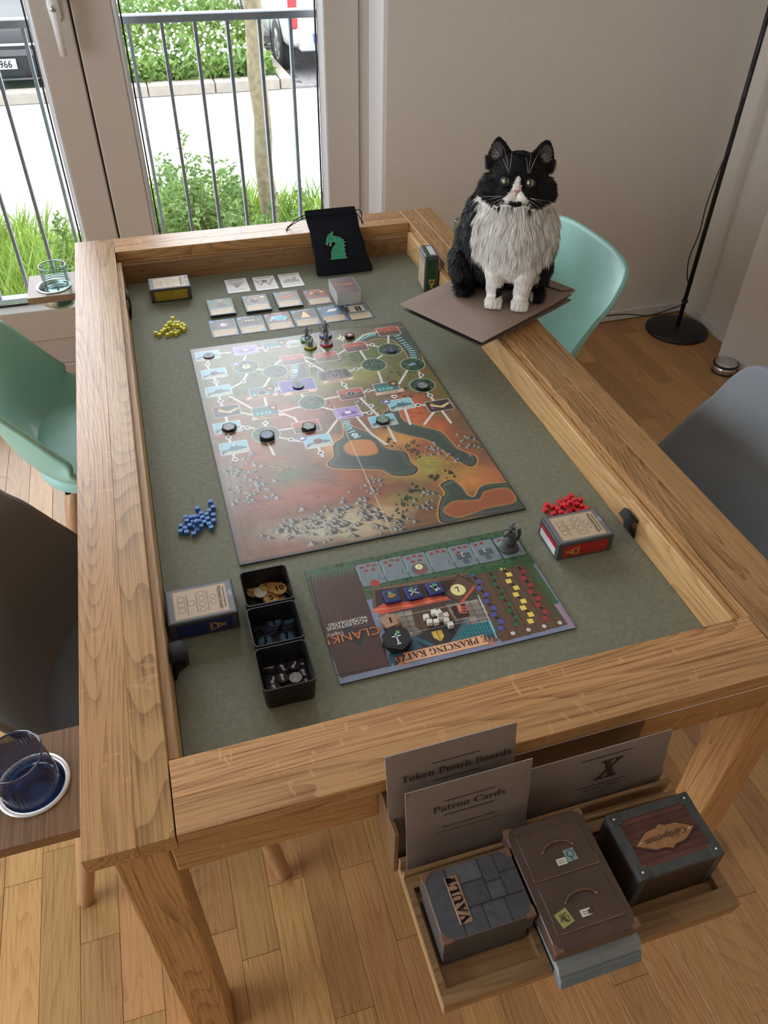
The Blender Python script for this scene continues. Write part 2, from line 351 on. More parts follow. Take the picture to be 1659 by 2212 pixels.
# ================================================================ chairs
def chair_shell(uu, vv):
    K = [(0, .232, .430, .186, .022), (.10, .20, .440, .216, .046), (.30, .08, .430, .232, .066), (.46, -.04, .425, .238, .082), (.58, -.135, .440, .243, .11), (.68, -.195, .495, .240, .125), (.80, -.234, .600, .228, .095), (.9, -.262, .710, .218, .05), (.97, -.280, .80, .205, .018), (1, -.286, .825, .178, .008)]
    for a, b in zip(K, K[1:]):
        if uu <= b[0]+1e-9: break
    t = (uu-a[0])/(b[0]-a[0]); t2 = t
    i = K.index(a); p0 = K[max(i-1, 0)]; p3 = K[min(i+2, len(K)-1)]
    def hm(j):
        h_ = b[0]-a[0]; m0 = (b[j]-p0[j])/(b[0]-p0[0])*h_; m1 = (p3[j]-a[j])/(p3[0]-a[0])*h_
        return (2*t**3-3*t*t+1)*a[j]+(t**3-2*t*t+t)*m0+(3*t*t-2*t**3)*b[j]+(t**3-t*t)*m1, (6*t*t-6*t)*a[j]+(3*t*t-4*t+1)*m0+(6*t-6*t*t)*b[j]+(3*t*t-2*t)*m1
    (x, dx), (z, dz), (wd, _), (cu, _) = hm(1), hm(2), hm(3), hm(4)
    l = math.hypot(dx, dz); nx, nz = dz/l, -dx/l    # towards the sitter
    v = abs(vv)
    k = cu*(.25*v**2+.75*v**3.2)
    return Vector((x+nx*k, vv*wd*(1-.06*cu/.125*v**4), z+nz*k*.9 - (.02*v**3 if uu > .9 else 0)))
def make_chair(shell_mat, pad_mat, name='tub_chair'):
    r = empty(name)
    g = G().grid(lambda a, b: chair_shell(a, b*2-1), 34, 26)
    o = g.build('shell', shell_mat, r, world=False); md = o.modifiers.new('s', 'SUBSURF'); md.levels = md.render_levels = 1
    md = o.modifiers.new('t', 'SOLIDIFY'); md.thickness = .012; md.offset = 0
    def pad(a, b):   # cushion, polar grid
        th = a*2*PI; rr = math.sin(b*PI/2) if b < .5 else 1; 
        rad = [0, .3, .6, .85, .97, 1, .99][int(round(b*6))]; zz = [.478, .4775, .476, .471, .462, .450, .436][int(round(b*6))]
        c, s = math.cos(th), math.sin(th); e = 2/3.2
        return Vector((.02+.20*rad*abs(c)**e*(1 if c > 0 else -1), .197*rad*abs(s)**e*(1 if s > 0 else -1), zz+.012*(rad*c)**2))
    G().grid(pad, 48, 6).build('seat_cushion', pad_mat, r, world=False)
    for sx in (-1, 1):
        for sy in (-1, 1):
            L_ = G().tube([(sx*.10, sy*.09, .42), (sx*.12, sy*.115, .36), (sx*.193, sy*.188, .006), (sx*.1935, sy*.1885, 0)], [.017, .021, .0155, .013], 14).build('leg', M_beech, r, world=False)
    G().tube([(-.12, -.115, .36), (.12, .115, .36)], .006, 8).tube([(-.12, .115, .36), (.12, -.115, .36)], .006, 8).box(-.13, .13, -.12, .12, .392, .402).build('leg_brace', M_black, r, world=False)
    return r
M_mint = pbr('mint_plastic', (.30, .60, .52), .38, coat=.1); M_mintpad = pbr('mint_leatherette', (.33, .60, .54), .5, bump=.2)
M_grey = pbr('slate_plastic', (.20, .225, .25), .5); M_greypad = pbr('slate_leatherette', (.15, .17, .19), .55, bump=.2)
M_taupe = pbr('taupe_grey_plastic', (.17, .16, .15), .5); 
c1 = make_chair(M_mint, M_mintpad); c1.location = (1.005, -.455, 0); c1.rotation_euler.z = PI+.06
tag(c1, 'mint green tub chair behind the cat on the right of the table', 'chair', 'tub chairs around the table')
c2 = copy_tree(c1); c2.location = (.015, -.475, 0); c2.rotation_euler.z = .04
tag(c2, 'mint green tub chair on the window side, left of the table', 'chair', 'tub chairs around the table')
c3 = make_chair(M_grey, M_greypad); c3.location = (1.02, -1.27, 0); c3.rotation_euler.z = PI-.03
tag(c3, 'slate grey tub chair at the right edge of the photo', 'chair', 'tub chairs around the table')
c4 = make_chair(M_taupe, M_greypad); c4.location = (.055, -1.235, 0); c4.rotation_euler.z = -.155
tag(c4, 'dark grey tub chair left of the table beside the near cup holder', 'chair', 'tub chairs around the table')
# ================================================================ floor lamp, door stop
Lp = empty('floor_lamp', (2.292, .345, 0), label='black floor lamp with a round base standing in the room corner', cat='lamp')
G().lathe([(0, .028), (.03, .028), (.085, .025), (.118, .017), (.130, .008), (.128, 0), (0, 0)], (2.292, .345, 0), 48).build('base', M_black, Lp)
G().tube([(2.292, .345, .027), (2.292, .345, 1.75)], .0088, 14).tube([(2.292, .345, .13), (2.292, .345, .142)], .0125, 14).build('pole', M_black, Lp)
G().lathe([(.0, 1.98), (.07, 1.975), (.14, 1.80), (.137, 1.80), (.068, 1.965), (.0, 1.97)], (2.292, .345, 0), 32).tube([(2.292, .345, 1.74), (2.292, .345, 1.975)], .006).build('lamp_shade', M_black, Lp)
G().sphere((2.302, .328, 1.245), .016, 10, sc_=(1, 1, 2.6)).build('switch', M_blackpl, Lp)
lx, ly = 2.283, .33
pts = [(2.302, .325, 1.21), (2.296, .33, 1.17), (lx+.004, ly, 1.12), (lx-.01, ly-.006, 1.02), (lx+.004, ly, .95), (lx-.022, ly-.01, .86), (lx+.002, ly, .80), (lx+.002, ly, .76), (lx-.028, ly-.012, .68), (lx-.045, ly-.016, .55), (lx-.04, ly-.014, .44), (lx-.05, ly-.01, .34), (lx-.035, ly-.01, .26), (lx-.004, ly, .21), (lx, ly, .14),
       (lx-.06, ly+.01, .11), (2.17, .40, .06), (2.10, .46, .045), (1.98, .478, .04), (1.90, .48, .02), (1.80, .475, .004), (1.6, .47, .004), (1.45, .45, .004)]
def smooth(pts, k=5):
    P_ = [Vector(p) for p in pts]; o = []
    for i in range(len(P_)-1):
        a, b, c, d = P_[max(i-1, 0)], P_[i], P_[i+1], P_[min(i+2, len(P_)-1)]
        for j in range(k):
            t = j/k; o.append(.5*((2*b)+(c-a)*t+(2*a-5*b+4*c-d)*t*t+(3*b-a-3*c+d)*t**3))
    return o+[P_[-1]]
G().tube(smooth(pts), .0026, 6).build('power_cord', M_black, Lp)
ds = empty('door_stop', (2.285, .0, 0), label='round steel door stop with a black rubber band beside the white door', cat='door stop')
G().lathe([(.043, .003), (.046, .006), (.046, .026), (.043, .03)], (2.285, 0, 0), 36).lathe([(.043, .039), (.036, .045), (.02, .05), (0, .0515)], (2.285, 0, 0), 36).build('steel_body', M_steel, ds)
G().lathe([(.043, .03), (.0485, .031), (.0485, .038), (.043, .039)], (2.285, 0, 0), 36).lathe([(0, 0), (.047, 0), (.047, .004), (.043, .0045)], (2.285, 0, 0), 36).build('rubber_band', M_black, ds)
# ================================================================ cup holders and glasses
def cupholder(cx, cy, zt, x0, x1, y0, y1, label):
    r = empty('cup_holder', (cx, cy, zt-.02), label=label, cat='cup holder', group='cup holders clipped to the table sides')
    n = 40; rr = .0405
    nb = bmesh.new()     # board with a round hole
    def ring(z):
        out = [nb.verts.new((cx+rr*math.cos(2*PI*k/n), cy+rr*math.sin(2*PI*k/n), z)) for k in range(n)]
        o2 = []
        for k in range(n):
            c, s = math.cos(2*PI*k/n), math.sin(2*PI*k/n); q = []
            if c > 1e-6: q.append((x1-cx)/c)
            if c < -1e-6: q.append((x0-cx)/c)
            if s > 1e-6: q.append((y1-cy)/s)
            if s < -1e-6: q.append((y0-cy)/s)
            t = min(q); o2.append(nb.verts.new((cx+c*t, cy+s*t, z)))
        return out, o2
    a, b = ring(zt), ring(zt-.018)
    for k in range(n):
        q = (k+1) % n
        nb.faces.new((a[0][k], a[0][q], a[1][q], a[1][k])); nb.faces.new((b[0][k], b[1][k], b[1][q], b[0][q]))
        nb.faces.new((a[1][k], a[1][q], b[1][q], b[1][k])); nb.faces.new((a[0][k], b[0][k], b[0][q], a[0][q]))
    # square the corners
    for ox, oy in ((x0, y0), (x1, y0), (x0, y1), (x1, y1)):
        for rg in (a[1], b[1]):
            v = min(rg, key=lambda v: (v.co.x-ox)**2+(v.co.y-oy)**2); v.co.x = ox; v.co.y = oy
    bmesh.ops.recalc_face_normals(nb, faces=nb.faces)
    g = G(); g._add(nb); g.build('board', M_walnut, r)
    G().lathe([(.0405, -.001), (.0455, .0005), (.0450, .0022), (.0405, .0028), (.0385, .001), (.037, -.03), (.034, -.045), (.020, -.0505), (0, -.0515), (0, -.053), (.021, -.052), (.0355, -.046), (.0385, -.03), (.0395, -.001)], (cx, cy, zt), 48).build('steel_cup', M_steelrim, r)
    return r
ZC = .664
cupholder(-.078, -1.547, ZC, -.155, .022, -1.625, -1.472, 'walnut cup holder at the near left corner holding the blue glass')
cupholder(-.077, -.040, ZC, -.142, .022, -.098, .043, 'walnut cup holder at the far left corner holding the teal glass')
cupholder(1.107, -.040, ZC, .984, 1.19, -.10, .012, 'walnut cup holder hidden behind the seated cat')
def tglass(name, tint, absb, ior=1.33):
    m, n, b = nodes(name); b.inputs['Base Color'].default_value = (*tint, 1); b.inputs['Transmission Weight'].default_value = 1
    b.inputs['Roughness'].default_value = .02; b.inputs['IOR'].default_value = ior
    return m
def make_glass(cx, cy, z0, R, Hh, tint, water, label, ribs='v', lvl=.045, tilt=None):
    r = empty('drinking_glass', (cx, cy, z0), label=label, cat='glass', group='ribbed glasses in the cup holders')
    if tilt: r.rotation_euler = tilt
    m = glass('tinted_glass_'+name_of(tint), tint, .05)
    n = 120 if ribs == 'v' else 64; g = G()
    def fn(u, v):
        th = u*2*PI; z = v*Hh; rr = R
        if .08 < v < .9:
            rr += (.0006*math.cos(th*44) if ribs == 'v' else .0007*math.cos(v*2*PI*16))
        if v < .06: rr = R*(.9+.1*v/.06)
        return Vector((rr*math.cos(th), rr*math.sin(th), z))
    g.grid(fn, 176 if ribs == 'v' else 64, 20 if ribs == 'v' else 110)
    g.lathe([(0, .004), (R*.88, .004), (R*.9, 0), (0, 0)], n=48)
    g.build('wall', m, r, world=False)
    G().lathe([(R-.0014, Hh-.001), (R-.0012, Hh+.0012), (R+.0006, Hh+.0014), (R+.0011, Hh), (R+.0006, Hh-.001)], n=64).build('rim', M_rim[water[3]], r, world=False)
    mw = tglass('water_'+water[3], water[:3], 1)
    G().lathe([(0, .006), (R*.9-.002, .006), (R-.003, lvl), (R-.0026, lvl+.001), (R-.006, lvl-.0005), (0, lvl-.0005)], n=48).build('drink', mw, r, world=False)
    return r
def name_of(t): return 'blue' if t[2] > t[1]+.02 else ('teal' if t[1] > t[0]+.03 else 'clear')
M_rim = dict(blue=pbr('glass_rim_blue', (.03, .03, .07), .08, coat=1), teal=pbr('glass_rim_teal', (.10, .28, .27), .08, coat=1), clear=pbr('glass_rim_clear', (.5, .52, .5), .08, coat=1))
make_glass(-.078, -1.545, ZC-.047, .0350, .118, (.88, .88, .93), (.22, .38, .68, 'blue'), 'smoky blue glass with vertical ribs in the near cup holder', 'v', tilt=(.03, -.05, 0))
make_glass(-.066, -.050, ZC-.047, .034, .108, (.80, .95, .92), (.10, .42, .45, 'teal'), 'teal glass with horizontal rings in the far cup holder', 'h')
make_glass(1.108, -.030, ZC-.047, .0335, .108, (.86, .93, .86), (.8, .9, .85, 'clear'), 'pale clear glass half hidden behind the cat', 'v')
# ================================================================ outside
GZ = -1.0
VANX = 2.3; CARX = at(39, 149, z=GZ+.36).x-.26+.95
Y_ = lambda px, py, z=GZ: at(px, py, z=z)
M_road = pbr('asphalt', (.26, .26, .26), .9, var=.07, vs=12, bump=.3, bs=80)
M_kerb = pbr('kerb_concrete', (.17, .15, .125), .9, var=.1, vs=10)
M_pave = pbr('paving_stone', (.10, .098, .098), .9, var=.12, vs=8)
M_soil = pbr('bed_soil', (.07, .09, .03), 1, var=.3, vs=6)
M_lawn = pbr('verge_grass_ground', (.10, .16, .04), 1, var=.3, vs=9)
tag(G().box(-30, 30, .80, 45, GZ-.1, GZ).build('road', M_road), kind='structure')
tag(G().box(-12, 12, .80, 4.75, GZ, GZ+.03).build('verge', M_lawn), kind='structure')
KY = 9.25
kb = empty('kerb', (.8, KY, GZ), kind='structure')
for k in range(9):
    x0 = 2.25-(k+1)*.86
    G().box(x0+.006, x0+.854, KY, KY+.22, GZ, GZ+.14, bev=.012).build('kerbstone', M_kerb, kb)
for k in range(6):
    G().box(2.26, 2.42, KY+.02+k*.6, KY+.61+k*.6, GZ, GZ+.14, bev=.012).build('kerbstone', M_kerb, kb)
tag(G().box(-5.4, 2.26, KY+.22, 22, GZ, GZ+.10).build('planting_bed', M_soil), kind='structure')
pv = empty('parking_bay', (4.2, 11, GZ), kind='structure')
pg = G()
for i in range(14):
    for j in range(22): pg.box(2.44+i*.30+(j % 2)*.15, 2.44+i*.30+.292+(j % 2)*.15, KY+.02+j*.16, KY+.02+j*.16+.152, GZ, GZ+.03)
tag(pg.build('paving_stones', M_pave, pv), kind='stuff')
pv2 = empty('parking_bay_left', (-3, 11, GZ), kind='structure')
# railing
M_gv = M_galv; RY = .80
rl = empty('balcony_railing', (-.6, RY, .27), label='grey galvanised steel railing with vertical bars outside the window', cat='railing')
G().box(-2.4, 1.25, RY-.021, RY+.021, 1.128, 1.152, bev=.003).build('top_rail', M_gv, rl)
G().box(-2.4, 1.25, RY-.02, RY+.02, .262, .276, bev=.002).build('bottom_rail', M_gv, rl)
xx = .250; k = -24
me_b = None
while True:
    x_ = .250+.1043*k
    if x_ > 1.2: break
    if x_ > -2.35:
        if me_b is None:
            o = G().box(-.0055, .0055, -.012, .012, 0, .852, bev=.001).build('baluster', M_gv, rl, world=False); me_b = o.data
        else: o = link('baluster', me_b, M_gv, rl)
        o.location = Vector((x_, RY, .276))-Vector((-.6, RY, .27))
    k += 1
# young tree
tx, ty = 1.02, 3.6
b0 = at(583, 486, y=3.6); b1 = at(543, 0, y=3.6)
M_bark = pbr('bark', (.115, .095, .055), .9, var=.3, vs=30, bump=.8, bs=60)
tr = empty('young_tree', (b0.x, 3.6, GZ), label='slender tree trunk behind the railing by the road', cat='tree')
P_ = []
for i in range(26):
    t = i/25*2.2-.45; q = b0.lerp(b1, t); P_.append((q.x+.008*math.sin(i*1.3), 3.6+.01*math.sin(i*.9), q.z))
P_[0] = (P_[0][0], 3.6, GZ-.0)
G().tube(P_, [.072-.0010*i+.003*math.sin(i*2.1) for i in range(26)], 16).build('trunk', M_bark, tr)
# leaves: generic blade clouds
def blades(name, specs, mat, parent=None):
    """specs: list of (root, tip, width, bend) -> bent leaf strips, one mesh"""
    V, F = [], []
    for r0, t0, wd, bend in specs:
        d = t0-r0; s = Vector((random.uniform(-1, 1), random.uniform(-1, 1), .2)).cross(d); s = s.normalized()*wd if s.length > 1e-6 else Vector((wd, 0, 0))
        m_ = r0.lerp(t0, .55)+bend; i = len(V)
        V += [r0-s*.35, r0+s*.35, m_+s, m_-s, t0]; F += [(i, i+1, i+2, i+3), (i+3, i+2, i+4)]
    me = bpy.data.meshes.new(name); me.from_pydata(V, [], F); me.validate()
    return link(name, me, mat, parent)
def leafmat(name, a, b, tr=.35):
    m, n, bb = nodes(name); t = n.nodes.new('ShaderNodeTexNoise'); t.inputs['Scale'].default_value = 3.5; t.inputs['Detail'].default_value = 5
    tcn = n.nodes.new('ShaderNodeTexCoord'); n.links.new(tcn.outputs['Object'], t.inputs[0]); r = n.nodes.new('ShaderNodeValToRGB'); r.color_ramp.elements[0].position = .3; r.color_ramp.elements[1].position = .7
    r.color_ramp.elements[0].color = (*a, 1); r.color_ramp.elements[1].color = (*b, 1); n.links.new(t.outputs[0], r.inputs[0]); n.links.new(r.outputs[0], bb.inputs[0]); bb.inputs['Roughness'].default_value = .6
    tl = n.nodes.new('ShaderNodeBsdfTranslucent'); n.links.new(r.outputs[0], tl.inputs[0]); mx = n.nodes.new('ShaderNodeMixShader'); mx.inputs[0].default_value = tr
    n.links.new(bb.outputs[0], mx.inputs[1]); n.links.new(tl.outputs[0], mx.inputs[2]); n.links.new(mx.outputs[0], n.nodes['Material Output'].inputs[0]); return m
M_leafA = leafmat('weed_leaves', (.035, .085, .018), (.12, .20, .05)); M_leafB = leafmat('verge_grass', (.055, .12, .01), (.17, .26, .035)); M_leafC = leafmat('bed_leaves', (.03, .08, .011), (.13, .21, .04))
M_petal = pbr('white_petals', (.5, .52, .46), .7)
R_ = random.uniform
def weed(x, y, h, n, name, label, spread=.13):
    S = []; 
    for s in range(n):
        a = R_(0, 2*PI); rr = spread*math.sqrt(R_(0, 1)); hh = h*R_(.72, 1)*(1-.3*rr/spread); b_ = Vector((x+rr*math.cos(a), y+rr*math.sin(a), GZ+.03)); tp = b_+Vector((R_(-.12, .12)+.5*rr*math.cos(a), R_(-.1, .1), hh))
        S.append((b_, tp, .0045, Vector((0, 0, 0)))); S.append((b_, tp, .0045, Vector((.002, .002, 0))))
        m = int(hh*46)
        for k in range(m):
            t = .12+.86*k/m; q = b_.lerp(tp, t); ll = (.035+.13*(1-t)**.7)*R_(.6, 1.1); an = R_(0, 2*PI)
            e = q+Vector((math.cos(an)*ll, math.sin(an)*ll, ll*R_(.1, .8)))
            S.append((q, e, .0105*(1.2-t*.6), Vector((0, 0, ll*.12))))
            for j in range(5):
                qq = q.lerp(e, .25+.15*j); S.append((qq, qq+Vector((R_(-1, 1), R_(-1, 1), R_(.1, .9)))*ll*.42, .0068, Vector((0, 0, 0))))
    return tag(blades(name, S, M_leafA), label, 'weed', 'tall weeds by the road')
# tall weeds standing between railing and road, centred behind the middle pane
for (px, py, y_, n, lab) in ((372, 245, 3.25, 7, 'tallest feathery green weed, left of centre in the right window pane'), (448, 270, 3.05, 6, 'tall feathery weed to the left of the tree trunk'), (335, 330, 3.0, 6, 'feathery weed nearest the window mullion'), (505, 370, 2.9, 6, 'leafy weed standing just left of the tree trunk'), (420, 370, 2.7, 6, 'bushy weed low behind the middle railing bars'), (548, 330, 3.3, 4, 'thin weed partly behind the tree trunk'), (88, 400, 3.1, 4, 'thin weed seen through the left window pane'), (310, 400, 2.8, 6, 'broad weed beside the mullion low in the right pane'), (470, 330, 3.1, 6, 'feathery weed between two bars left of the trunk'), (530, 400, 2.6, 7, 'low leafy weed in front of the tree trunk'), (400, 300, 3.2, 7, 'dense feathery weed in the middle of the weed clump'), (625, 400, 2.9, 6, 'small weed right of the tree trunk'), (345, 270, 3.4, 8, 'tall dense weed behind the left bars of the right pane'), (500, 300, 3.4, 7, 'tall weed rising beside the trunk at its left'), (450, 400, 2.5, 8, 'low dense weed closest to the railing in the right pane'), (690, 430, 2.8, 5, 'low weed at the right edge of the right pane'), (130, 470, 2.7, 5, 'low weed near the left pane corner behind the far glass')):
    q = at(px, py, y=y_); weed(q.x, y_, q.z-GZ, n, 'tall_weed', lab)
# verge grass
S = []
for i in range(46000):
    x_, y = R_(-3.0, 3.2), R_(1.1, 4.95)
    if noise.noise(Vector((x_*1.3, y*1.1, 0))) < -.30 and y > 2.6: continue
    if y > 4.65+.25*math.sin(x_*3): continue
    hgt = R_(.14, .55)*(1.25 if y < 3.2 else .9); b_ = Vector((x_, y, GZ+.03)); an = R_(0, 2*PI)
    S.append((b_, b_+Vector((math.cos(an)*hgt*.45, math.sin(an)*hgt*.45, hgt)), R_(.003, .009), Vector((0, 0, hgt*.1))))
tag(blades('verge_grass', S, M_leafB), 'bright green grass growing between the window and the road', 'grass', kind='stuff')
S = []; Pt = []
for i in range(34000):
    x_, y = R_(-3.4, 2.2), KY+.22+12*R_(0, 1)**1.6
    if x_ < CARX or (x_ > VANX and y > 10.2): continue
    hgt = (.22+.35*min(1, (y-KY)/2.2))*R_(.5, 1.2); b_ = Vector((x_, y, GZ+.1+hgt*R_(0, .8))); an = R_(0, 2*PI); ll = R_(.07, .17)
    S.append((b_, b_+Vector((math.cos(an)*ll, math.sin(an)*ll, ll*R_(0, 1.1))), R_(.012, .034), Vector((0, 0, .02))))
    if i % 11 == 0:
        c = Vector((x_, y, GZ+.15+hgt*1.2)); s = R_(.012, .024)
        Pt.append((c-Vector((s, 0, 0)), c+Vector((s, 0, s*.4)), s, Vector((0, 0, .0))))
tag(blades('bed_plants', S, M_leafC), 'dense green plants in the bed across the road', 'plants', kind='stuff')
tag(blades('bed_flowers', Pt, M_petal), 'small white flowers over the bed across the road', 'flowers', kind='stuff')
G().box(0, 0, 0, 0, 0, 0) if False else None
hp = at(288, 78, y=12.2); hp2 = at(400, 48, y=12.2)
br = empty('bed_barrier', (hp.x, 12.2, GZ), label='low thin metal bow standing in the flower bed', cat='barrier')
G().tube([(hp.x, 12.2, GZ+.1), (hp.x, 12.2, hp2.z), (hp2.x, 12.2, hp2.z), (hp2.x, 12.2, GZ+.1)], .02, 8).build('bow', M_galv, br)
# ---- cars
M_carw = pbr('white_car_paint', (.30, .31, .31), .3, coat=.2); M_cark = pbr('black_car_paint', (.006, .007, .009), .4, spec=.25)
M_tyre = pbr('tyre_rubber', (.009, .008, .0075), .85); M_rimm = pbr('alloy', (.55, .56, .56), .3, .8); M_carg = pbr('car_glass', (.03, .06, .06), .05, coat=1)
M_red = pbr('tail_light', (.22, .004, .008), .35); M_lamp = pbr('headlight', (.75, .75, .75), .1, coat=1); M_plate = pbr('number_plate', (.22, .22, .22), .5); M_blue = pbr('plate_blue', (.005, .03, .20), .5); M_ink = pbr('printed_ink', (.006, .0055, .006), .7, spec=.2)
M_trim = pbr('bumper_plastic', (.03, .03, .033), .6); M_bumpg = pbr('bumper_insert', (.17, .175, .17), .5)
def text(s, size, mat, parent, loc, rot=(0, 0, 0), name='lettering', ext=.0, align='CENTER', sx=1, off=0, matrix=None, shear=0):
    cu = bpy.data.curves.new(name, 'FONT'); cu.body = s; cu.size = size; cu.align_x = align; cu.align_y = 'CENTER'; cu.extrude = ext; cu.resolution_u = 2; cu.offset = off; cu.shear = shear
    t = bpy.data.objects.new('t', cu); C.objects.link(t); dg = bpy.context.evaluated_depsgraph_get(); dg.update()
    me = bpy.data.meshes.new_from_object(t.evaluated_get(dg)); bpy.data.objects.remove(t); bpy.data.curves.remove(cu)
    me.name = name; me.materials.clear()
    m = matrix if matrix is not None else Matrix.Translation(loc) @ (Matrix.Rotation(rot[2], 4, 'Z') @ Matrix.Rotation(rot[1], 4, 'Y') @ Matrix.Rotation(rot[0], 4, 'X'))
    if parent and matrix is None: m = basis(parent).inverted() @ m
    me.transform(m @ Matrix.Diagonal((sx, 1, 1, 1)))
    return link(name, me, mat, parent)
def wheel(c, r, parent, ax='x', out=-1):
    w_ = .2; rm = Matrix.Translation(c) @ Matrix.Rotation(PI/2, 4, 'Y')
    o = G().lathe([(r*.62, -w_/2), (r*.9, -w_/2), (r, -w_/2+.03), (r, w_/2-.03), (r*.9, w_/2), (r*.62, w_/2), (r*.62, -w_/2)], n=40, mat=rm).build('tyre', M_tyre, parent, world=False)
    g = G().lathe([(r*.62, out*.09), (r*.55, out*.095), (r*.52, out*.04), (r*.2, out*.05), (0, out*.05)], n=40, mat=rm)
    for k in range(6):
        g.box(-.03, .03, .03, r*.58, -.01, .01, mat=rm @ Matrix.Translation((0, 0, out*.085)) @ Matrix.Rotation(k*PI/3, 4, 'Z'))
    g.build('wheel_rim', M_rimm, o, world=False)
def body(prof, W, mat, parent, y0, arch=None, name='body'):
    """prof: list of (y, z, half width) stations cross-sectioned as rounded rects from underside to top"""
    nb = bmesh.new(); rings = []
    for (y, zb, zt, wb, wt) in prof:
        ring = []; zm = zb+(zt-zb)*.45; r = .08
        pts = [(-wb+.05, zb), (-wb, zb+.08), (-wb-.01, zm), (-wt, zt-r), (-wt+.09, zt), (wt-.09, zt), (wt, zt-r), (wb+.01, zm), (wb, zb+.08), (wb-.05, zb)]
        rings.append([nb.verts.new((px_, y, pz)) for px_, pz in pts])
    for a, b in zip(rings, rings[1:]):
        for k in range(10): nb.faces.new((a[k], a[(k+1) % 10], b[(k+1) % 10], b[k]))
    nb.faces.new(rings[0]); nb.faces.new(rings[-1][::-1]); bmesh.ops.recalc_face_normals(nb, faces=nb.faces)
    g = G(); g._add(nb, smooth=True); o = g.build(name, mat, parent, world=False); md = o.modifiers.new('s', 'SUBSURF'); md.levels = md.render_levels = 2; return o
# white van parked in the bay, tail towards the window
q = at(612, 158, z=GZ+.03); vx = q.x; vy = q.y
van = empty('white_van', (3.33, 9.72, GZ+.03), rz=.03, label='white van parked across the road with its tail to the window', cat='car')
body([(0, .42, 1.05, .80, .78), (.03, .33, 1.72, .86, .74), (.25, .30, 1.83, .88, .72), (1.2, .30, 1.86, .90, .72), (2.9, .30, 1.84, .90, .72), (3.5, .30, 1.15, .88, .78), (4.2, .32, .95, .84, .72), (4.3, .4, .8, .7, .6)], .9, M_carw, van, 0)
for sx in (-1, 1):
    wheel((sx*.79, .62, .325), .325, van, out=1 if sx > 0 else -1); wheel((sx*.79, 3.4, .325), .325, van, out=1 if sx > 0 else -1)
    G().lathe([(.37, -.012), (.37, .012), (0, .012)], n=36, mat=Matrix.Translation((sx*.885, .62, .36)) @ Matrix.Rotation(PI/2, 4, 'Y')).build('wheel_arch', M_tyre, van, world=False)
    g = G().box(-.065, .065, -.035, .14, .58, 1.25, bev=.025); o = g.build('tail_light', M_red, van, world=False); o.location = (sx*.765, .03, 0)
G().box(-.58, .58, -.015, .03, 1.22, 1.62, bev=.012).build('rear_window', M_carg, van, world=False)
G().box(-.70, .70, -.06, .12, .33, .50, bev=.02).build('bumper', M_carw, van, world=False)
G().box(-.6, .6, -.064, -.05, .36, .42).build('bumper_insert', M_bumpg, van, world=False)
pl = G().box(-.52, .0, -.075, -.010, .43, .54, bev=.003).build('number_plate', M_plate, van, world=False)
G().box(-.52, -.475, -.078, -.074, .43, .54).build('plate_band', M_blue, pl, world=False)
text('H', .11, M_ink, pl, None, matrix=Matrix.Translation((-.44, -.079, .485)) @ Matrix.Rotation(PI/2, 4, 'X'))
text('enno', .075, M_trim, van, None, matrix=Matrix.Translation((-.58, -.03, .74)) @ Matrix.Rotation(PI/2, 4, 'X'))
# black car, nose towards the window
q = at(39, 149, z=GZ+.36)
bc = empty('black_car', (q.x-.26, q.y+.045, GZ), rz=-.03, label='black car parked nose-on behind the left window pane', cat='car')
body([(0, .24, .62, .68, .62), (.06, .20, .76, .80, .72), (.35, .18, .86, .86, .78), (1.1, .18, 1.0, .88, .78), (1.7, .18, 1.38, .88, .62), (3.2, .2, 1.42, .88, .62), (4.0, .25, .98, .86, .7), (4.1, .3, .8, .7, .6)], .9, M_cark, bc, 0)
for sx in (-1, 1):
    wheel((sx*.76, .80, .31), .31, bc, out=1 if sx > 0 else -1); wheel((sx*.76, 3.3, .31), .31, bc, out=1 if sx > 0 else -1)
    G().sphere((sx*.66, .14, .72), .1, 12, sc_=(1.35, .9, 1.0)).build('headlight', M_lamp, bc, world=False)
    G().lathe([(0, .02), (.045, .01), (.055, -.01)], n=24, mat=Matrix.Translation((sx*.62, .03, .40)) @ Matrix.Rotation(PI/2, 4, 'X')).build('fog_light', M_lamp, bc, world=False)
G().box(-.55, .55, -.02, .05, .60, .625, bev=.006).build('chrome_strip', M_rimm, bc, world=False)
G().box(-.5, .5, -.015, .05, .49, .56, bev=.006).box(-.62, .62, -.03, .05, .235, .25, bev=.005).build('grille', M_trim, bc, world=False)
gg = G()
def shield(u, v): return Vector(((u-.5)*1.25, 1.15+.55*v, 1.0+.36*v))
G().grid(lambda u, v: shield(u, v)+Vector((0, 0, .02)), 8, 4).build('windscreen', M_carg, bc, world=False)
pl = G().box(-.26, .26, -.045, -.02, .36, .47, bev=.003).build('number_plate', M_plate, bc, world=False)
text('2966', .115, M_ink, pl, None, matrix=Matrix.Translation((.11, -.047, .413)) @ Matrix.Rotation(PI/2, 4, 'X'), sx=.85, off=.002)
tg = G()
for i in range(12):
    for j in range(16): tg.box(-5.3+i*.30+(j % 2)*.15, -5.3+i*.30+.292+(j % 2)*.15, KY+.02+j*.16, KY+.02+j*.16+.152, GZ+.1, GZ+.13)
tag(tg.build('paving_stones', M_pave, pv2), kind='stuff')
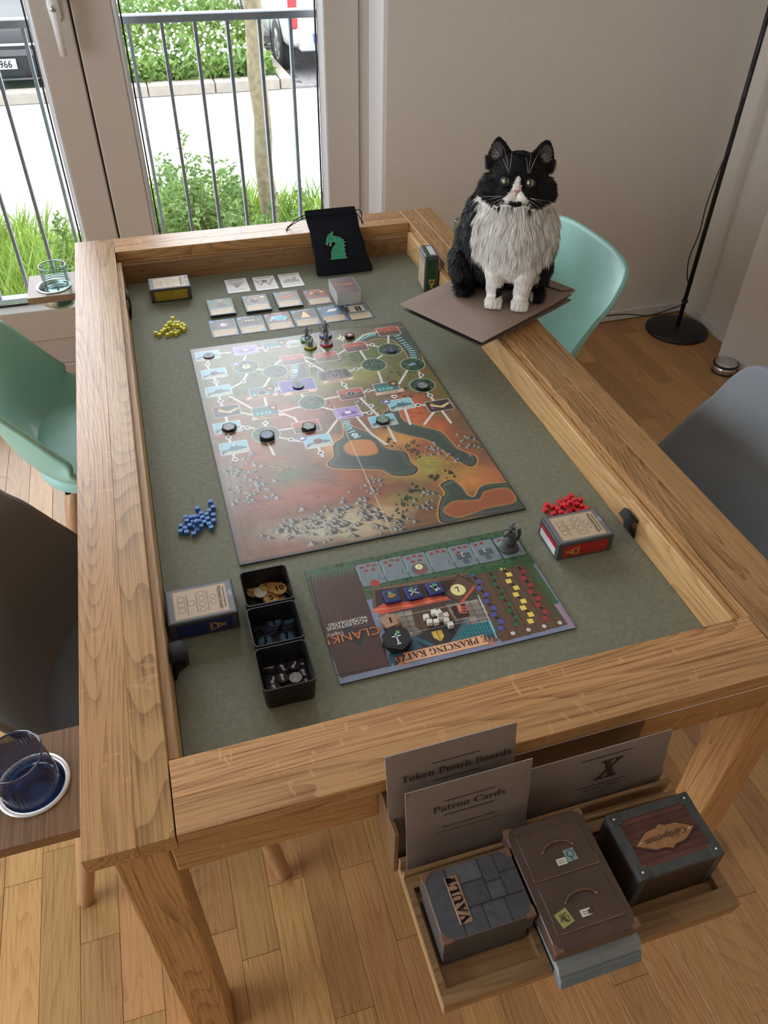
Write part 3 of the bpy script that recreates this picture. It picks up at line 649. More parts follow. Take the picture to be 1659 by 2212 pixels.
# ================================================================ printed surfaces: a numpy painter that ends as coloured geometry
def lin(c, k=1.0):
    a = np.array(c, float)/255; a = a*.80+a.mean()*.20; a = np.where(a <= .04045, a/12.92, ((a+.055)/1.055)**2.4); return np.clip(a*k, 0, .92)
def vnoise(h, w_, cells, seed):
    r = np.random.RandomState(seed); g = r.rand(int(cells*h/w_)+3, cells+3); yy = np.linspace(0, g.shape[0]-2.001, h); xx = np.linspace(0, g.shape[1]-2.001, w_)
    yi, xi = yy.astype(int), xx.astype(int); fy, fx = (yy-yi)[:, None], (xx-xi)[None]; fy = fy*fy*(3-2*fy); fx = fx*fx*(3-2*fx)
    a = g[yi][:, xi]; b = g[yi][:, xi+1]; c = g[yi+1][:, xi]; d = g[yi+1][:, xi+1]
    return (a*(1-fx)+b*fx)*(1-fy)+(c*(1-fx)+d*fx)*fy
def fbm(h, w_, cells, seed, o=4): return sum(vnoise(h, w_, cells*2**i, seed+i)/2**i for i in range(o))/sum(1/2**i for i in range(o))
class Ras:
    """x to the right, y away from the viewer, metres, origin at the near left corner"""
    def __init__(s, W, H_, cell, col=(128, 128, 128), k=2.2):
        s.W, s.H, s.c, s.k = W, H_, cell, k; s.nx, s.ny = int(round(W/cell)), int(round(H_/cell)); s.a = np.zeros((s.ny, s.nx, 3)); s.a[:] = lin(col, k)
        s.X = (np.arange(s.nx)+.5)[None]*cell+np.zeros((s.ny, 1)); s.Y = (np.arange(s.ny)+.5)[:, None]*cell+np.zeros((1, s.nx))
    def put(s, m, col, al=1):
        c = lin(col, s.k); m = np.clip(m, 0, 1)[..., None]*al; s.a = s.a*(1-m)+c*m; return s
    def win(s, x0, x1, y0, y1, pad=0):
        i0, i1 = max(0, int((x0-pad)/s.c)-1), min(s.nx, int((x1+pad)/s.c)+2); j0, j1 = max(0, int((y0-pad)/s.c)-1), min(s.ny, int((y1+pad)/s.c)+2)
        return slice(j0, max(j1, j0)), slice(i0, max(i1, i0))
    def _p(s, W_, m, col, al):
        if m.size: c = lin(col, s.k); m = np.clip(m, 0, 1)[..., None]*al; s.a[W_] = s.a[W_]*(1-m)+c*m
        return s
    def circ(s, x, y, r, col, al=1, ry=None):
        ry = ry or r; W_ = s.win(x-r, x+r, y-ry, y+ry, s.c); d = np.hypot((s.X[W_]-x)/r, (s.Y[W_]-y)/ry); return s._p(W_, (1-d)*min(r, ry)/s.c+.5, col, al)
    def rect(s, x0, x1, y0, y1, col, al=1, rnd_=0):
        W_ = s.win(x0, x1, y0, y1, s.c); X, Y = s.X[W_], s.Y[W_]; cx, cy = (x0+x1)/2, (y0+y1)/2
        dx = np.abs(X-cx)-(x1-x0)/2+rnd_; dy = np.abs(Y-cy)-(y1-y0)/2+rnd_
        d = np.where((dx > 0) & (dy > 0), np.hypot(dx, dy), np.maximum(dx, dy))-rnd_; return s._p(W_, .5-d/s.c, col, al)
    def poly(s, P_, col, al=1):
        P_ = np.array(P_); W_ = s.win(P_[:, 0].min(), P_[:, 0].max(), P_[:, 1].min(), P_[:, 1].max()); X, Y = s.X[W_], s.Y[W_]; m = np.zeros(X.shape, bool)
        for (x0, y0), (x1, y1) in zip(P_, np.roll(P_, -1, 0)):
            if y0 == y1: continue
            m ^= ((y0 > Y) != (y1 > Y)) & (X < (x1-x0)*(Y-y0)/(y1-y0)+x0)
        return s._p(W_, m.astype(float), col, al)
    def line(s, P_, w_, col, al=1):
        for (x0, y0), (x1, y1) in zip(P_, P_[1:]):
            W_ = s.win(min(x0, x1), max(x0, x1), min(y0, y1), max(y0, y1), w_+s.c); X, Y = s.X[W_], s.Y[W_]; L2 = (x1-x0)**2+(y1-y0)**2+1e-12
            t = np.clip(((X-x0)*(x1-x0)+(Y-y0)*(y1-y0))/L2, 0, 1); d = np.hypot(X-x0-t*(x1-x0), Y-y0-t*(y1-y0)); s._p(W_, (w_/2-d)/s.c+.5, col, al)
        return s
    def mesh(s, name, mat, parent, loc, rz=0, world=True):
        nx, ny = s.nx, s.ny; xs = np.linspace(0, s.W, nx); ys = np.linspace(0, s.H, ny); XX, YY = np.meshgrid(xs, ys)
        co = np.stack([XX, YY, np.zeros_like(XX)], -1).reshape(-1, 3)
        i = np.arange(nx*ny).reshape(ny, nx); q = np.stack([i[:-1, :-1], i[:-1, 1:], i[1:, 1:], i[1:, :-1]], -1).reshape(-1)
        me = bpy.data.meshes.new(name); me.vertices.add(nx*ny); me.vertices.foreach_set('co', co.ravel()); n = (nx-1)*(ny-1)
        me.loops.add(n*4); me.loops.foreach_set('vertex_index', q); me.polygons.add(n); me.polygons.foreach_set('loop_start', np.arange(n)*4); me.polygons.foreach_set('loop_total', np.full(n, 4)); me.update()
        ca = me.color_attributes.new('Col', 'FLOAT_COLOR', 'POINT'); ca.data.foreach_set('color', np.concatenate([s.a, np.ones((ny, nx, 1))], -1).astype(np.float32).ravel())
        m = Matrix.Translation(loc) @ Matrix.Rotation(rz, 4, 'Z')
        if world and parent: m = basis(parent).inverted() @ m
        me.transform(m); return link(name, me, mat, parent)
M_print = vcol('printed_card', .42, .4); M_gloss = vcol('printed_board', .33, .5)
M_navy = pbr('board_edge', (.02, .026, .034), .6); M_carton = pbr('box_card', (.07, .073, .080), .4)
# ---------------------------------------------------------------- map board
BX0, BX1, BY0, BY1 = .2350, .7470, -1.2480, -.5170; BZ = FELT+.0032
K3 = lambda x, y: (lambda p: (p.x-BX0, p.y-BY0))(at(x/2.9625+400, y/2.9625+680, z=BZ))
K4 = lambda x, y: (lambda p: (p.x-BX0, p.y-BY0))(at(x/2.304+440, y/2.304+860, z=BZ))
R = Ras(BX1-BX0, BY1-BY0, .00125, (120, 84, 58), k=1.25)
h, w_ = R.ny, R.nx; n1, n2, n3 = fbm(h, w_, 5, 1), fbm(h, w_, 9, 20), fbm(h, w_, 40, 40)
U_, V_ = R.X/R.W, R.Y/R.H
def blob(pt, rx, ry, col, al=1, f=K3, sh=1.2):
    x, y = f(*pt); d = np.hypot((R.X-x)/rx, (R.Y-y)/ry)+(n2-.5)*.9; R.put(np.clip((1-d)*sh, 0, 1), col, al)
R.put(np.clip((n1-.35)*2.5, 0, 1), (158, 82, 46)); R.put(np.clip((V_-.46)*5+(n2-.5)*3, 0, 1), (104, 104, 50)); R.put(np.clip((V_-.93)*14, 0, 1), (92, 82, 66))
for pt, rx, ry, col in (((1000, 390), .13, .055, (150, 146, 56)), ((1130, 250), .10, .05, (88, 106, 44)), ((430, 400), .10, .09, (86, 100, 50)), ((800, 330), .07, .08, (70, 92, 44)), ((230, 480), .03, .10, (110, 118, 96)), ((700, 600), .17, .035, (156, 84, 50)), ((1450, 620), .05, .06, (196, 86, 40)), ((1500, 700), .06, .06, (186, 92, 44)), ((350, 570), .12, .03, (150, 88, 58)), ((120, 270), .03, .05, (140, 110, 72)), ((980, 850), .08, .06, (204, 138, 62)), ((1330, 800), .09, .05, (196, 134, 56))): blob(pt, rx, ry, col)
for pt, rx, ry, col in (((420, 390), .06, .07, (96, 108, 60)), ((560, 470), .14, .05, (168, 84, 58)), ((250, 560), .08, .05, (140, 84, 66)), ((1080, 350), .08, .05, (160, 140, 60)), ((1000, 500), .10, .03, (128, 122, 56)), ((1250, 380), .09, .03, (140, 124, 56)), ((1330, 420), .07, .05, (196, 124, 58)), ((1110, 320), .03, .04, (150, 144, 58)), ((730, 350), .05, .06, (170, 92, 50)), ((120, 420), .04, .12, (138, 128, 116)), ((180, 700), .09, .08, (122, 96, 74)), ((500, 720), .12, .04, (134, 96, 72)), ((1450, 380), .05, .05, (186, 106, 60)), ((900, 560), .05, .04, (178, 120, 68)), ((700, 620), .12, .05, (176, 172, 140)), ((450, 660), .10, .05, (166, 160, 138)), ((850, 620), .07, .05, (180, 160, 120))): blob(pt, rx, ry, col, .9, K4)
R.a *= (.82+.36*n3)[..., None]
def scatter(pts, k, rx, ry, f, draw, seed):
    r = random.Random(seed)
    L_ = []
    for p in pts:
        for _ in range(k): L_.append((p[0]+r.gauss(0, rx), p[1]+r.gauss(0, ry)))
    L_.sort(key=lambda q: q[1])
    for q in L_: x, y = f(*q); draw(x, y, r)
def peak(big):
    def d(x, y, r):
        s = big*r.uniform(.6, 1.3); g_ = r.uniform(-30, 10); R.poly([(x-s, y), (x-s*.1, y+s*.95), (x+s*.1, y-s*.1)], (150+g_, 146+g_, 134+g_)); R.poly([(x-s*.1, y+s*.95), (x+s*.15, y+s*.15), (x+s*.05, y-s*.15), (x+s*1.0, y-s*.05)], (74+g_*.5, 72+g_*.5, 70+g_*.5)); R.line([(x-s, y), (x-s*.1, y+s*.95), (x+s, y-s*.05)], .0011, (46, 42, 40), .8); R.line([(x-s*.25, y+s*.75), (x-s*.05, y+s*.4)], .002, (186, 186, 178), .8)
    return d
def tree_(x, y, r): s = r.uniform(.0025, .0042); R.poly([(x-s, y), (x, y+s*2.2), (x+s, y)], (38, 62, 36)); R.poly([(x, y+s*2.2), (x+s, y), (x, y)], (24, 42, 28))
def dune(x, y, r): s = r.uniform(.004, .008); R.line([(x-s, y), (x, y+s*.35), (x+s, y)], .0011, (74, 42, 26), .8); R.poly([(x, y+s*.35), (x+s, y), (x+s*.2, y)], (92, 50, 30), .7)
def tuft(x, y, r): s = r.uniform(.003, .006); R.poly([(x-s, y), (x+s, y), (x+s*.6, y+s*.35)], (186, 168, 70), .9); R.line([(x-s, y-.001), (x+s, y-.001)], .001, (70, 74, 30), .9)
scatter([(400, 370), (560, 470), (250, 540), (640, 410), (700, 330)], 9, 50, 20, K4, dune, 1); scatter([(600, 570), (380, 560), (700, 640), (1450, 640), (1380, 700), (880, 660)], 9, 70, 18, K3, dune, 2)
scatter([(1000, 380), (1100, 400), (430, 440), (1200, 380), (900, 440), (640, 440)], 8, 80, 25, K3, tuft, 3); scatter([(1130, 310), (1160, 340), (380, 340)], 12, 50, 16, K4, tuft, 4)
scatter([(560, 330), (440, 380), (830, 350), (1040, 260), (1120, 290), (1390, 370), (1450, 500), (340, 520), (840, 300), (900, 590)], 12, 42, 20, K3, tree_, 5)
scatter([(1040, 240), (1050, 280), (930, 210), (1060, 460), (1000, 520), (1030, 500), (980, 580), (1220, 380), (1140, 395)], 12, 18, 16, K4, tree_, 6)
# waters
def water(P_, f, line_=True):
    Q = [f(*p) for p in P_]; V2 = [Vector((*q, 0)) for q in Q]; sm = [(v.x, v.y) for v in smooth(V2+[V2[0], V2[1]], 5)]
    R.line(sm, .007, (196, 132, 52), .85); R.line(sm, .0035, (228, 170, 84), .8); R.poly(sm[:-5], (60, 74, 66)); R.line(sm, .0018, (28, 34, 32))
    cx, cy = np.mean([q[0] for q in sm]), np.mean([q[1] for q in sm]); 
    for k in (.93, .86): R.line([(cx+(a-cx)*k, cy+(b-cy)*k) for a, b in sm[::2]], .0009, (120, 136, 126), .55)
water([(690, 300), (770, 310), (790, 400), (760, 470), (640, 500), (575, 490), (650, 410), (680, 360)], K3)
water([(1080, 175), (1150, 130), (1240, 100), (1420, 90), (1480, 190), (1520, 320), (1470, 330), (1400, 220), (1330, 160), (1220, 150), (1120, 190)], K3)
water([(700, 130), (760, 150), (840, 185), (910, 250), (1000, 265), (1030, 320), (1065, 350), (1040, 380), (950, 385), (880, 355), (740, 350), (640, 345), (620, 320), (650, 290), (650, 230), (700, 190)], K4)
water([(895, 75), (960, 55), (990, 110), (1080, 140), (1180, 170), (1260, 250), (1350, 290), (1350, 330), (1310, 335), (1220, 280), (1120, 210), (1000, 180), (930, 150)], K4)
water([(1180, 430), (1230, 405), (1280, 440), (1310, 480), (1350, 490), (1380, 440), (1450, 425), (1530, 432), (1600, 545), (1480, 570), (1330, 590), (1200, 620), (1170, 580), (1180, 510), (1205, 470)], K4)
def island(P_, col, f=K4):
    V2 = [Vector((*f(*p), 0)) for p in P_]; sm = [(v.x, v.y) for v in smooth(V2+[V2[0], V2[1]], 5)][:-5]
    R.poly(sm, col); R.line(sm, .003, (228, 160, 70), .8); R.line(sm, .0012, (40, 36, 30))
island([(740, 210), (830, 210), (865, 260), (840, 280), (760, 285), (715, 270), (700, 240)], (196, 122, 58)); island([(1200, 545), (1250, 512), (1370, 505), (1400, 465), (1500, 447), (1545, 480), (1535, 520), (1400, 548), (1280, 590), (1210, 575)], (156, 84, 50))
scatter([(250, 420), (230, 330), (300, 480), (210, 480), (160, 360)], 15, 45, 32, K4, peak(.008), 7)
scatter([(640, 560), (760, 520), (560, 610), (860, 580), (700, 640), (450, 650), (620, 690), (900, 630), (380, 680), (980, 640)], 13, 44, 22, K4, peak(.0095), 8)
scatter([(850, 410), (850, 450), (1320, 200), (1340, 240), (1170, 260), (1220, 300), (1110, 480), (1110, 540)], 9, 28, 15, K4, peak(.007), 9); scatter([(1130, 570), (1200, 610), (1610, 870)], 9, 38, 20, K3, peak(.007), 10)
# roads
RD = [[(150, 260), (145, 330), (200, 430), (225, 550), (265, 660), (280, 780), (320, 930)], [(215, 247), (290, 242)], [(388, 265), (372, 300)], [(460, 215), (520, 210)], [(640, 190), (680, 165), (740, 170)], [(400, 370), (370, 430), (270, 480)], [(470, 348), (510, 352)], [(545, 400), (500, 470)], [(575, 320), (620, 285)], [(770, 290), (880, 355)], [(765, 270), (830, 285)], [(985, 250), (1020, 225)], [(865, 200), (900, 245)], [(1120, 230), (1160, 290)], [(1155, 190), (1240, 205)], [(1260, 260), (1215, 290)], [(1050, 360), (1140, 335)], [(1235, 360), (1270, 460)], [(1425, 350), (1370, 440)], [(1300, 130), (1300, 180)], [(1510, 430), (1497, 365)], [(1000, 430), (1040, 475)], [(1140, 495), (1230, 478)], [(890, 540), (985, 522)], [(745, 510), (760, 530)], [(510, 530), (525, 600)], [(600, 620), (750, 585)], [(285, 520), (440, 605)], [(355, 625), (430, 640)], [(620, 630), (700, 660), (730, 700)], [(870, 590), (960, 612)], [(515, 680), (515, 720)], [(360, 712), (440, 725)], [(600, 738), (680, 726)], [(610, 785), (740, 810)], [(530, 815), (570, 895)], [(975, 670), (905, 765)], [(850, 840), (880, 905)], [(1100, 655), (1190, 760), (1290, 830)], [(1120, 630), (1190, 620)], [(1120, 530), (1240, 650)], [(1290, 700), (1345, 810)], [(1545, 490), (1590, 550)], [(1450, 575), (1560, 578)], [(1405, 600), (1440, 700)], [(1600, 610), (1530, 700)], [(1640, 610), (1700, 690)], [(1230, 110), (1140, 130), (1080, 180)]]
for r_ in RD: q = [K3(*p) for p in r_]; R.line(q, .0066, (60, 58, 52), .5); R.line(q, .0050, (216, 214, 204)); R.line(q, .0012, (168, 160, 146), .8)
for a in ((145, 318), (200, 430), (228, 552), (280, 785), (320, 925), (372, 428), (1095, 348), (1018, 447), (1172, 485), (1197, 190), (680, 170), (400, 722), (515, 693), (678, 797), (868, 882), (1490, 578), (1567, 517), (1190, 582), (1337, 522), (1085, 768), (1180, 628), (810, 325), (590, 475), (1510, 385), (705, 360)):
    x, y = K3(*a); R.circ(x, y, .0072, (40, 40, 42)); R.circ(x, y, .0064, (226, 226, 220)); R.poly([(x-.004, y+.003), (x+.004, y+.003), (x+.003, y-.0028), (x-.003, y-.0028)], (30, 30, 34)); 
for P_ in ([(1340, 120), (1400, 180), (1450, 230), (1465, 285)], [(1090, 170), (1160, 135), (1225, 118)], [(708, 315), (700, 360), (690, 415)], [(1030, 680), (1050, 730), (1120, 800)]):
    Q = [K3(*p) for p in P_]
    for a, b in zip(Q, Q[1:]):
        for k in range(4): 
            x, y = a[0]+(b[0]-a[0])*k/4, a[1]+(b[1]-a[1])*k/4; dx, dy = b[0]-a[0], b[1]-a[1]; l = math.hypot(dx, dy); R.line([(x-dy/l*.006, y+dx/l*.006), (x+dy/l*.006, y-dx/l*.006)], .0036, (130, 206, 214))
def tile(p, kind, W2=.0265, H2=.0195, q=None):
    x, y = K3(*p); R.rect(x-W2-.001, x+W2+.001, y-H2-.001, y+H2+.001, (228, 228, 222), rnd_=.003)
    base = dict(ice=(120, 186, 206), red=(176, 74, 48), pur=(150, 120, 190), dark=(62, 50, 46), town=(52, 100, 96), castle=(70, 62, 50), vortex=(74, 60, 150))[kind]
    R.rect(x-W2, x+W2, y-H2, y+H2, base, rnd_=.002); f_ = lambda a, b: (x+a*W2, y+b*H2)
    if kind == 'ice': R.poly([f_(-.95, -.3), f_(-.4, -.1), f_(.05, .75), f_(.3, .2), f_(.9, -.1), f_(.95, -.9), f_(-.95, -.9)], (60, 104, 124)); R.poly([f_(-.9, -.9), f_(-.5, -.4), f_(.1, -.5), f_(.9, -.35), f_(.9, -.9)], (184, 190, 170)); R.poly([f_(-.1, .4), f_(.05, .75), f_(.12, .2)], (220, 236, 238)); R.line([f_(-.9, -.65), f_(-.3, -.55), f_(.4, -.7), f_(.9, -.6)], .0015, (150, 140, 96))
    if kind == 'red': R.poly([f_(-.95, -.95), f_(-.95, .05), f_(-.2, .2), f_(.5, .0), f_(.95, .1), f_(.95, -.95)], (84, 62, 48)); R.poly([f_(-.95, .05), f_(-.2, .2), f_(.1, .6), f_(.5, .0)], (204, 88, 52)); R.line([f_(-.8, -.3), f_(.2, -.4), f_(.9, -.2)], .0015, (140, 110, 74))
    if kind == 'pur': R.poly([f_(-.6, -.9), f_(-.5, .1), f_(-.1, .3), f_(.05, .85), f_(.3, .2), f_(.6, .1), f_(.8, -.9)], (96, 72, 150)); R.rect(x-.2*W2, x+.25*W2, y-.2*H2, y+.3*H2, (214, 200, 236)); R.line([f_(-.9, -.7), f_(.9, -.6)], .003, (196, 176, 214))
    if kind == 'dark': R.poly([f_(-.6, .5), f_(.1, -.1), f_(.9, .4), f_(.9, .1), f_(.2, -.5), f_(-.7, .1)], (206, 186, 126)); R.circ(*f_(-.6, -.3), .004, (120, 70, 150)); R.circ(*f_(-.5, .5), .004, (190, 110, 40))
    if kind == 'town':
        for a in (-.8, -.45, -.1, .2): R.poly([f_(a, -.5), f_(a, 0), f_(a+.15, .35), f_(a+.3, 0), f_(a+.3, -.5)], (60+a*30, 140, 140)); R.rect(*[v for v in (x+(a+.08)*W2, x+(a+.2)*W2)], y-.4*H2, y-.1*H2, (130, 206, 204))
        R.rect(x+.35*W2, x+1.05*W2, y+.1*H2, y+1.1*H2, (44, 32, 24)); R.circ(*f_(.7, .6), .0045, (216, 156, 60))
    if kind == 'castle':
        for a in range(9): xx = -1+a*.25; hh = (.5, .9, .3, 1.2, .8, 1.5, .9, 1.1, .4)[a]; R.poly([f_(xx-.12, -.6), f_(xx, hh), f_(xx+.14, -.6)], (38, 36, 32) if a % 2 else (92, 84, 62))
        R.poly([f_(-1, -.95), f_(-.5, -.2), f_(.6, -.3), f_(1, -.95)], (106, 96, 66))
    if kind == 'vortex':
        for k in range(5): R.circ(x, y-.1*H2, .024-.0045*k, [(60, 50, 160), (120, 90, 200), (50, 40, 120), (90, 150, 190), (40, 50, 90)][k], ry=.012-.002*k)
        R.poly([f_(-.3, .3), f_(.1, 1.5), f_(.3, .3)], (30, 70, 52))
    if q: R.circ(x, y, .0098, (200, 200, 206)); R.circ(x, y, .0090, (34, 34, 54) if q == 1 else (110, 40, 60))
for p, kd, q in (((145, 260), 'ice', 0), ((187, 375), 'ice', 1), ((215, 487), 'ice', 0), ((272, 720), 'ice', 0), ((315, 850), 'ice', 0), ((1265, 677), 'ice', 0), ((1380, 572), 'ice', 0), ((850, 808), 'ice', 2), ((1300, 105), 'red', 0), ((1090, 205), 'red', 0), ((905, 268), 'red', 0), ((690, 287), 'red', 0), ((1062, 505), 'red', 1), ((778, 715), 'red', 0), ((388, 225), 'pur', 0), ((1040, 625), 'pur', 0), ((268, 615), 'dark', 0), ((1625, 580), 'dark', 0), ((575, 200), 'town', 0), ((495, 497), 'town', 1), ((515, 620), 'town', 0), ((1290, 465), 'town', 0)): tile(p, kd, q=q)
tile((958, 385), 'castle', .034, .022, 1); tile((720, 455), 'vortex', .038, .026)
M_ink2 = pbr('board_ink', (.05, .03, .025), .6); M_cream = pbr('cream_print', (.75, .72, .66), .5)
MB = empty('map_board', (BX0, BY0, FELT), label='large painted fantasy map game board lying on the green felt', cat='game board')
def bplace(f, a, b): x, y = f(a, b); return (BX0+x, BY0+y, BZ+.0004)
for (p, t_, L_) in (((590, 218), 'KATZENBURG', .05), ((495, 522), 'NORTHRIDGE', .055), ((530, 652), 'SOUTHRIDGE', .055), ((738, 495), 'VELDADOR', .06), ((980, 420), 'DESTRENOTH', .058), ((1310, 495), 'CLOVRIDGE', .052)):
    x, y = K3(*p); R.poly([(x-L_/2-.008, y+.003), (x-L_/2, y+.0055), (x+L_/2, y+.0055), (x+L_/2+.008, y+.008), (x+L_/2+.004, y), (x+L_/2+.007, y-.004), (x+L_/2, y-.0055), (x-L_/2, y-.0055), (x-L_/2-.007, y-.007), (x-L_/2-.004, y-.001)], (214, 176, 150)); R.line([(x-L_/2, y-.0055), (x+L_/2, y-.0055)], .001, (110, 60, 44))
    text(t_, .0072, M_ink2, MB, (BX0+x, BY0+y, BZ+.0004), name='map_lettering')
for p in ((392, 332), (578, 363), (812, 560), (1208, 320), (1310, 222), (1455, 318), (1517, 450), (520, 765)):
    x, y = K3(*p); R.circ(x, y, .0285, (190, 206, 180)); R.circ(x, y, .0272, (40, 78, 54)); r = random.Random(int(x*1e4))
    for _ in range(26): a = r.uniform(0, 6.28); d = .024*math.sqrt(r.random()); tree_(x+d*math.cos(a), y+d*math.sin(a)-.003, r)
    for _ in range(12): a = r.uniform(0, 6.28); d = .022*math.sqrt(r.random()); R.circ(x+d*math.cos(a), y+d*math.sin(a), .0018, (96, 150, 96))
x, y = K3(392, 332); R.circ(x, y, .0095, (90, 80, 40)); R.circ(x, y, .0088, (226, 216, 150)); x, y = K3(1452, 318); R.poly([(x-.009, y-.004), (x-.004, y+.005), (x+.005, y+.006), (x+.01, y-.002)], (130, 150, 196)); x, y = K3(812, 560); R.rect(x-.006, x+.007, y-.005, y+.005, (120, 84, 62))
for p in ((325, 315), (1287, 555), (750, 790)): x, y = K3(*p); R.circ(x, y, .0098, (190, 186, 214)); R.circ(x, y, .0092, (70, 64, 140)); R.poly([(x-.006, y-.003), (x, y+.006), (x+.006, y-.003)], (214, 214, 236))
x, y = K3(1000, 150); R.circ(x, y, .019, (110, 100, 66))
for k in range(8): a = k*PI/4; l = .02 if k % 2 == 0 else .012; R.poly([(x+l*math.cos(a), y+l*math.sin(a)), (x+.004*math.cos(a+.8), y+.004*math.sin(a+.8)), (x+.004*math.cos(a-.8), y+.004*math.sin(a-.8))], (232, 226, 196))
x, y = K3(700, 190); R.circ(x, y, .014, (150, 160, 150)); R.rect(x-.009, x+.009, y-.005, y+.005, (84, 110, 96))
# fold lines and border
fx = K4(700, 150)[0]; R.line([(fx, 0), (fx, R.H*.57)], .0011, (220, 208, 178), .8); fy = K3(170, 800)[1]; R.line([(0, fy), (fx, K3(975, 670)[1])], .0011, (20, 18, 20), .8)
R.rect(0, .009, 0, R.H, (96, 90, 104), .55); R.rect(0, R.W, 0, .009, (74, 62, 60), .5); R.line([(.018, R.H), (.018, .02), (R.W, .02)], .0008, (50, 44, 46), .6)
for x0, x1, y0, y1 in ((0, .0022, 0, R.H), (R.W-.003, R.W, 0, R.H), (0, R.W, 0, .003), (0, R.W, R.H-.003, R.H)): R.rect(x0, x1, y0, y1, (44, 56, 62))
G().box(BX0, BX1, BY0, BY1, FELT+.0002, BZ-.0002, bev=.0008).build('board_core', M_navy, MB)
R.mesh('printed_map', M_gloss, MB, (BX0, BY0, BZ))
for p, s, sz in (((187, 375), '?', .014), ((495, 497), '?', .014), ((958, 385), '?', .014), ((1062, 505), '?', .014), ((850, 808), '?', .014)): text(s, sz, M_cream, MB, bplace(K3, *p), name='map_lettering')
text('1', .014, M_ink2, MB, bplace(K3, 392, 332), name='map_lettering')
# ---------------------------------------------------------------- player board
QX0, QX1, QY0, QY1 = .334, .7035, -1.5215, -1.2885; QZ = FELT+.0028
K5 = lambda x, y: (lambda p: (p.x-QX0, p.y-QY0))(at(x/2.37+640, y/2.37+1100, z=QZ))
R = Ras(QX1-QX0, QY1-QY0, .0007, (112, 126, 156), k=1.35); h, w_ = R.ny, R.nx; n2 = fbm(h, w_, 20, 5); n3 = fbm(h, w_, 90, 6, 2)
pol = lambda P_, col, al=1: R.poly([K5(*p) for p in P_], col, al); ln = lambda P_, wd, col, al=1: R.line([K5(*p) for p in P_], wd, col, al)
R.rect(0, R.W, R.H-.09, R.H, (60, 96, 62)); R.put(np.clip((n3-.5)*3, 0, 1)*(R.Y > R.H-.09), (34, 62, 40))
pol([(60, 330), (300, 290), (395, 560), (485, 800), (225, 865), (130, 600)], (78, 54, 48)); pol([(400, 420), (890, 330), (1040, 670), (500, 800)], (66, 62, 58))
for k in range(16): x, y = 62+k*15.5, 352-k*3.0; pol([(x, y-22), (x+16, y-25), (x+9, y+18+13*(k % 3))], (60, 100, 66))
pol([(1110, 235), (1160, 225), (1190, 250), (1345, 480), (1300, 490), (1165, 275)], (62, 98, 62)); pol([(1345, 480), (1300, 490), (1400, 615), (1425, 600)], (150, 120, 150)); 
for k in range(4): R.line([K5(90+k*60, 420+k*60), K5(150+k*50, 560+k*30)], .008, (92, 60, 52), .35)
pol([(205, 680), (240, 600), (268, 555), (290, 610), (400, 590), (350, 650), (328, 705), (290, 670)], (44, 48, 52))
ln([(70, 345), (205, 850), (485, 800)], .002, (40, 34, 36)); ln([(150, 330), (230, 560)], .0008, (120, 90, 74), .4)
for k, c in enumerate([(383, 330), (505, 303), (622, 282), (742, 258), (855, 236), (968, 214), (1090, 190)]):
    x, y = K5(*c); R.rect(x-.0215, x+.0215, y-.0265, y+.0265, (34, 46, 44), rnd_=.004); R.rect(x-.0203, x+.0203, y-.0252, y+.0252, (108, 126, 134), rnd_=.004); R.line([(x-.02, y+.02), (x-.018, y+.005), (x-.0205, y-.01)], .0012, (150, 166, 170)); R.line([(x+.02, y-.02), (x+.009, y-.013), (x+.012, y-.004)], .0007, (40, 46, 50))
    nn = (5, 4, 5, 3, 4, 2, 1)[k]
    for j in range(nn): a, b = [(-.011, .017), (.0, .019), (.010, .017), (-.006, .008), (.006, .008)][j]; R.poly([(x+a-.0035, y+b-.002), (x+a-.002, y+b+.003), (x+a+.003, y+b+.003), (x+a+.004, y+b-.002)], (168, 52, 44)); R.line([(x+a-.0035, y+b-.002), (x+a, y+b+.001), (x+a+.004, y+b-.002)], .0007, (90, 24, 24))
    if k in (4, 5): R.rect(x-.012, x+.012, y-.009, y+.005, (74, 86, 92), rnd_=.002); R.circ(x, y-.015, .006, (78, 92, 98))
    if k == 2: R.circ(x, y-.011, .0135, (100, 84, 88)); R.circ(x, y-.006, .0062, (226, 214, 150)); R.rect(x-.009, x+.009, y-.02, y-.014, (140, 70, 66))
x, y = K5(403, 378); R.circ(x, y, .0075, (176, 48, 46))
pol([(385, 410), (870, 330), (885, 375), (760, 440), (395, 505)], (56, 42, 36)); ln([(390, 412), (870, 332)], .005, (112, 82, 60)); ln([(395, 420), (405, 505)], .004, (104, 76, 56)); ln([(450, 405), (880, 345)], .001, (150, 120, 90))
for r0 in range(6):
    for c0 in range(14):
        a = 410+c0*42+r0*12; b = 560-c0*7+r0*26; 
        if 395+(b-500)*.42 < a < 900+(b-330)*.42: x, y = K5(a, b); g_ = (c0*37+r0*53) % 30; R.rect(x-.0078, x+.0078, y-.0062, y+.0062, (40, 38, 38), rnd_=.002); R.rect(x-.007, x+.007, y-.0054, y+.0054, (112+g_, 104+g_, 96+g_), rnd_=.002)
pol([(590, 520), (760, 480), (830, 600), (660, 640), (610, 600)], (84, 62, 48)); [ln([(600+k*30, 515-k*6), (655+k*30, 630-k*6)], .0009, (50, 36, 28)) for k in range(6)]
pol([(385, 520), (440, 485), (600, 470), (740, 440), (790, 462), (560, 510), (430, 540)], (206, 78, 54)); ln([(400, 515), (600, 490), (770, 452)], .003, (232, 116, 80))
pol([(760, 430), (830, 335), (915, 385), (840, 480)], (96, 70, 54)); ln([(760, 430), (830, 335), (915, 385), (840, 480), (760, 430)], .0016, (46, 34, 28)); ln([(845, 478), (918, 388)], .004, (200, 80, 56))
x, y = K5(828, 412); R.circ(x, y, .0130, (40, 34, 28)); R.circ(x, y, .0122, (236, 214, 140))
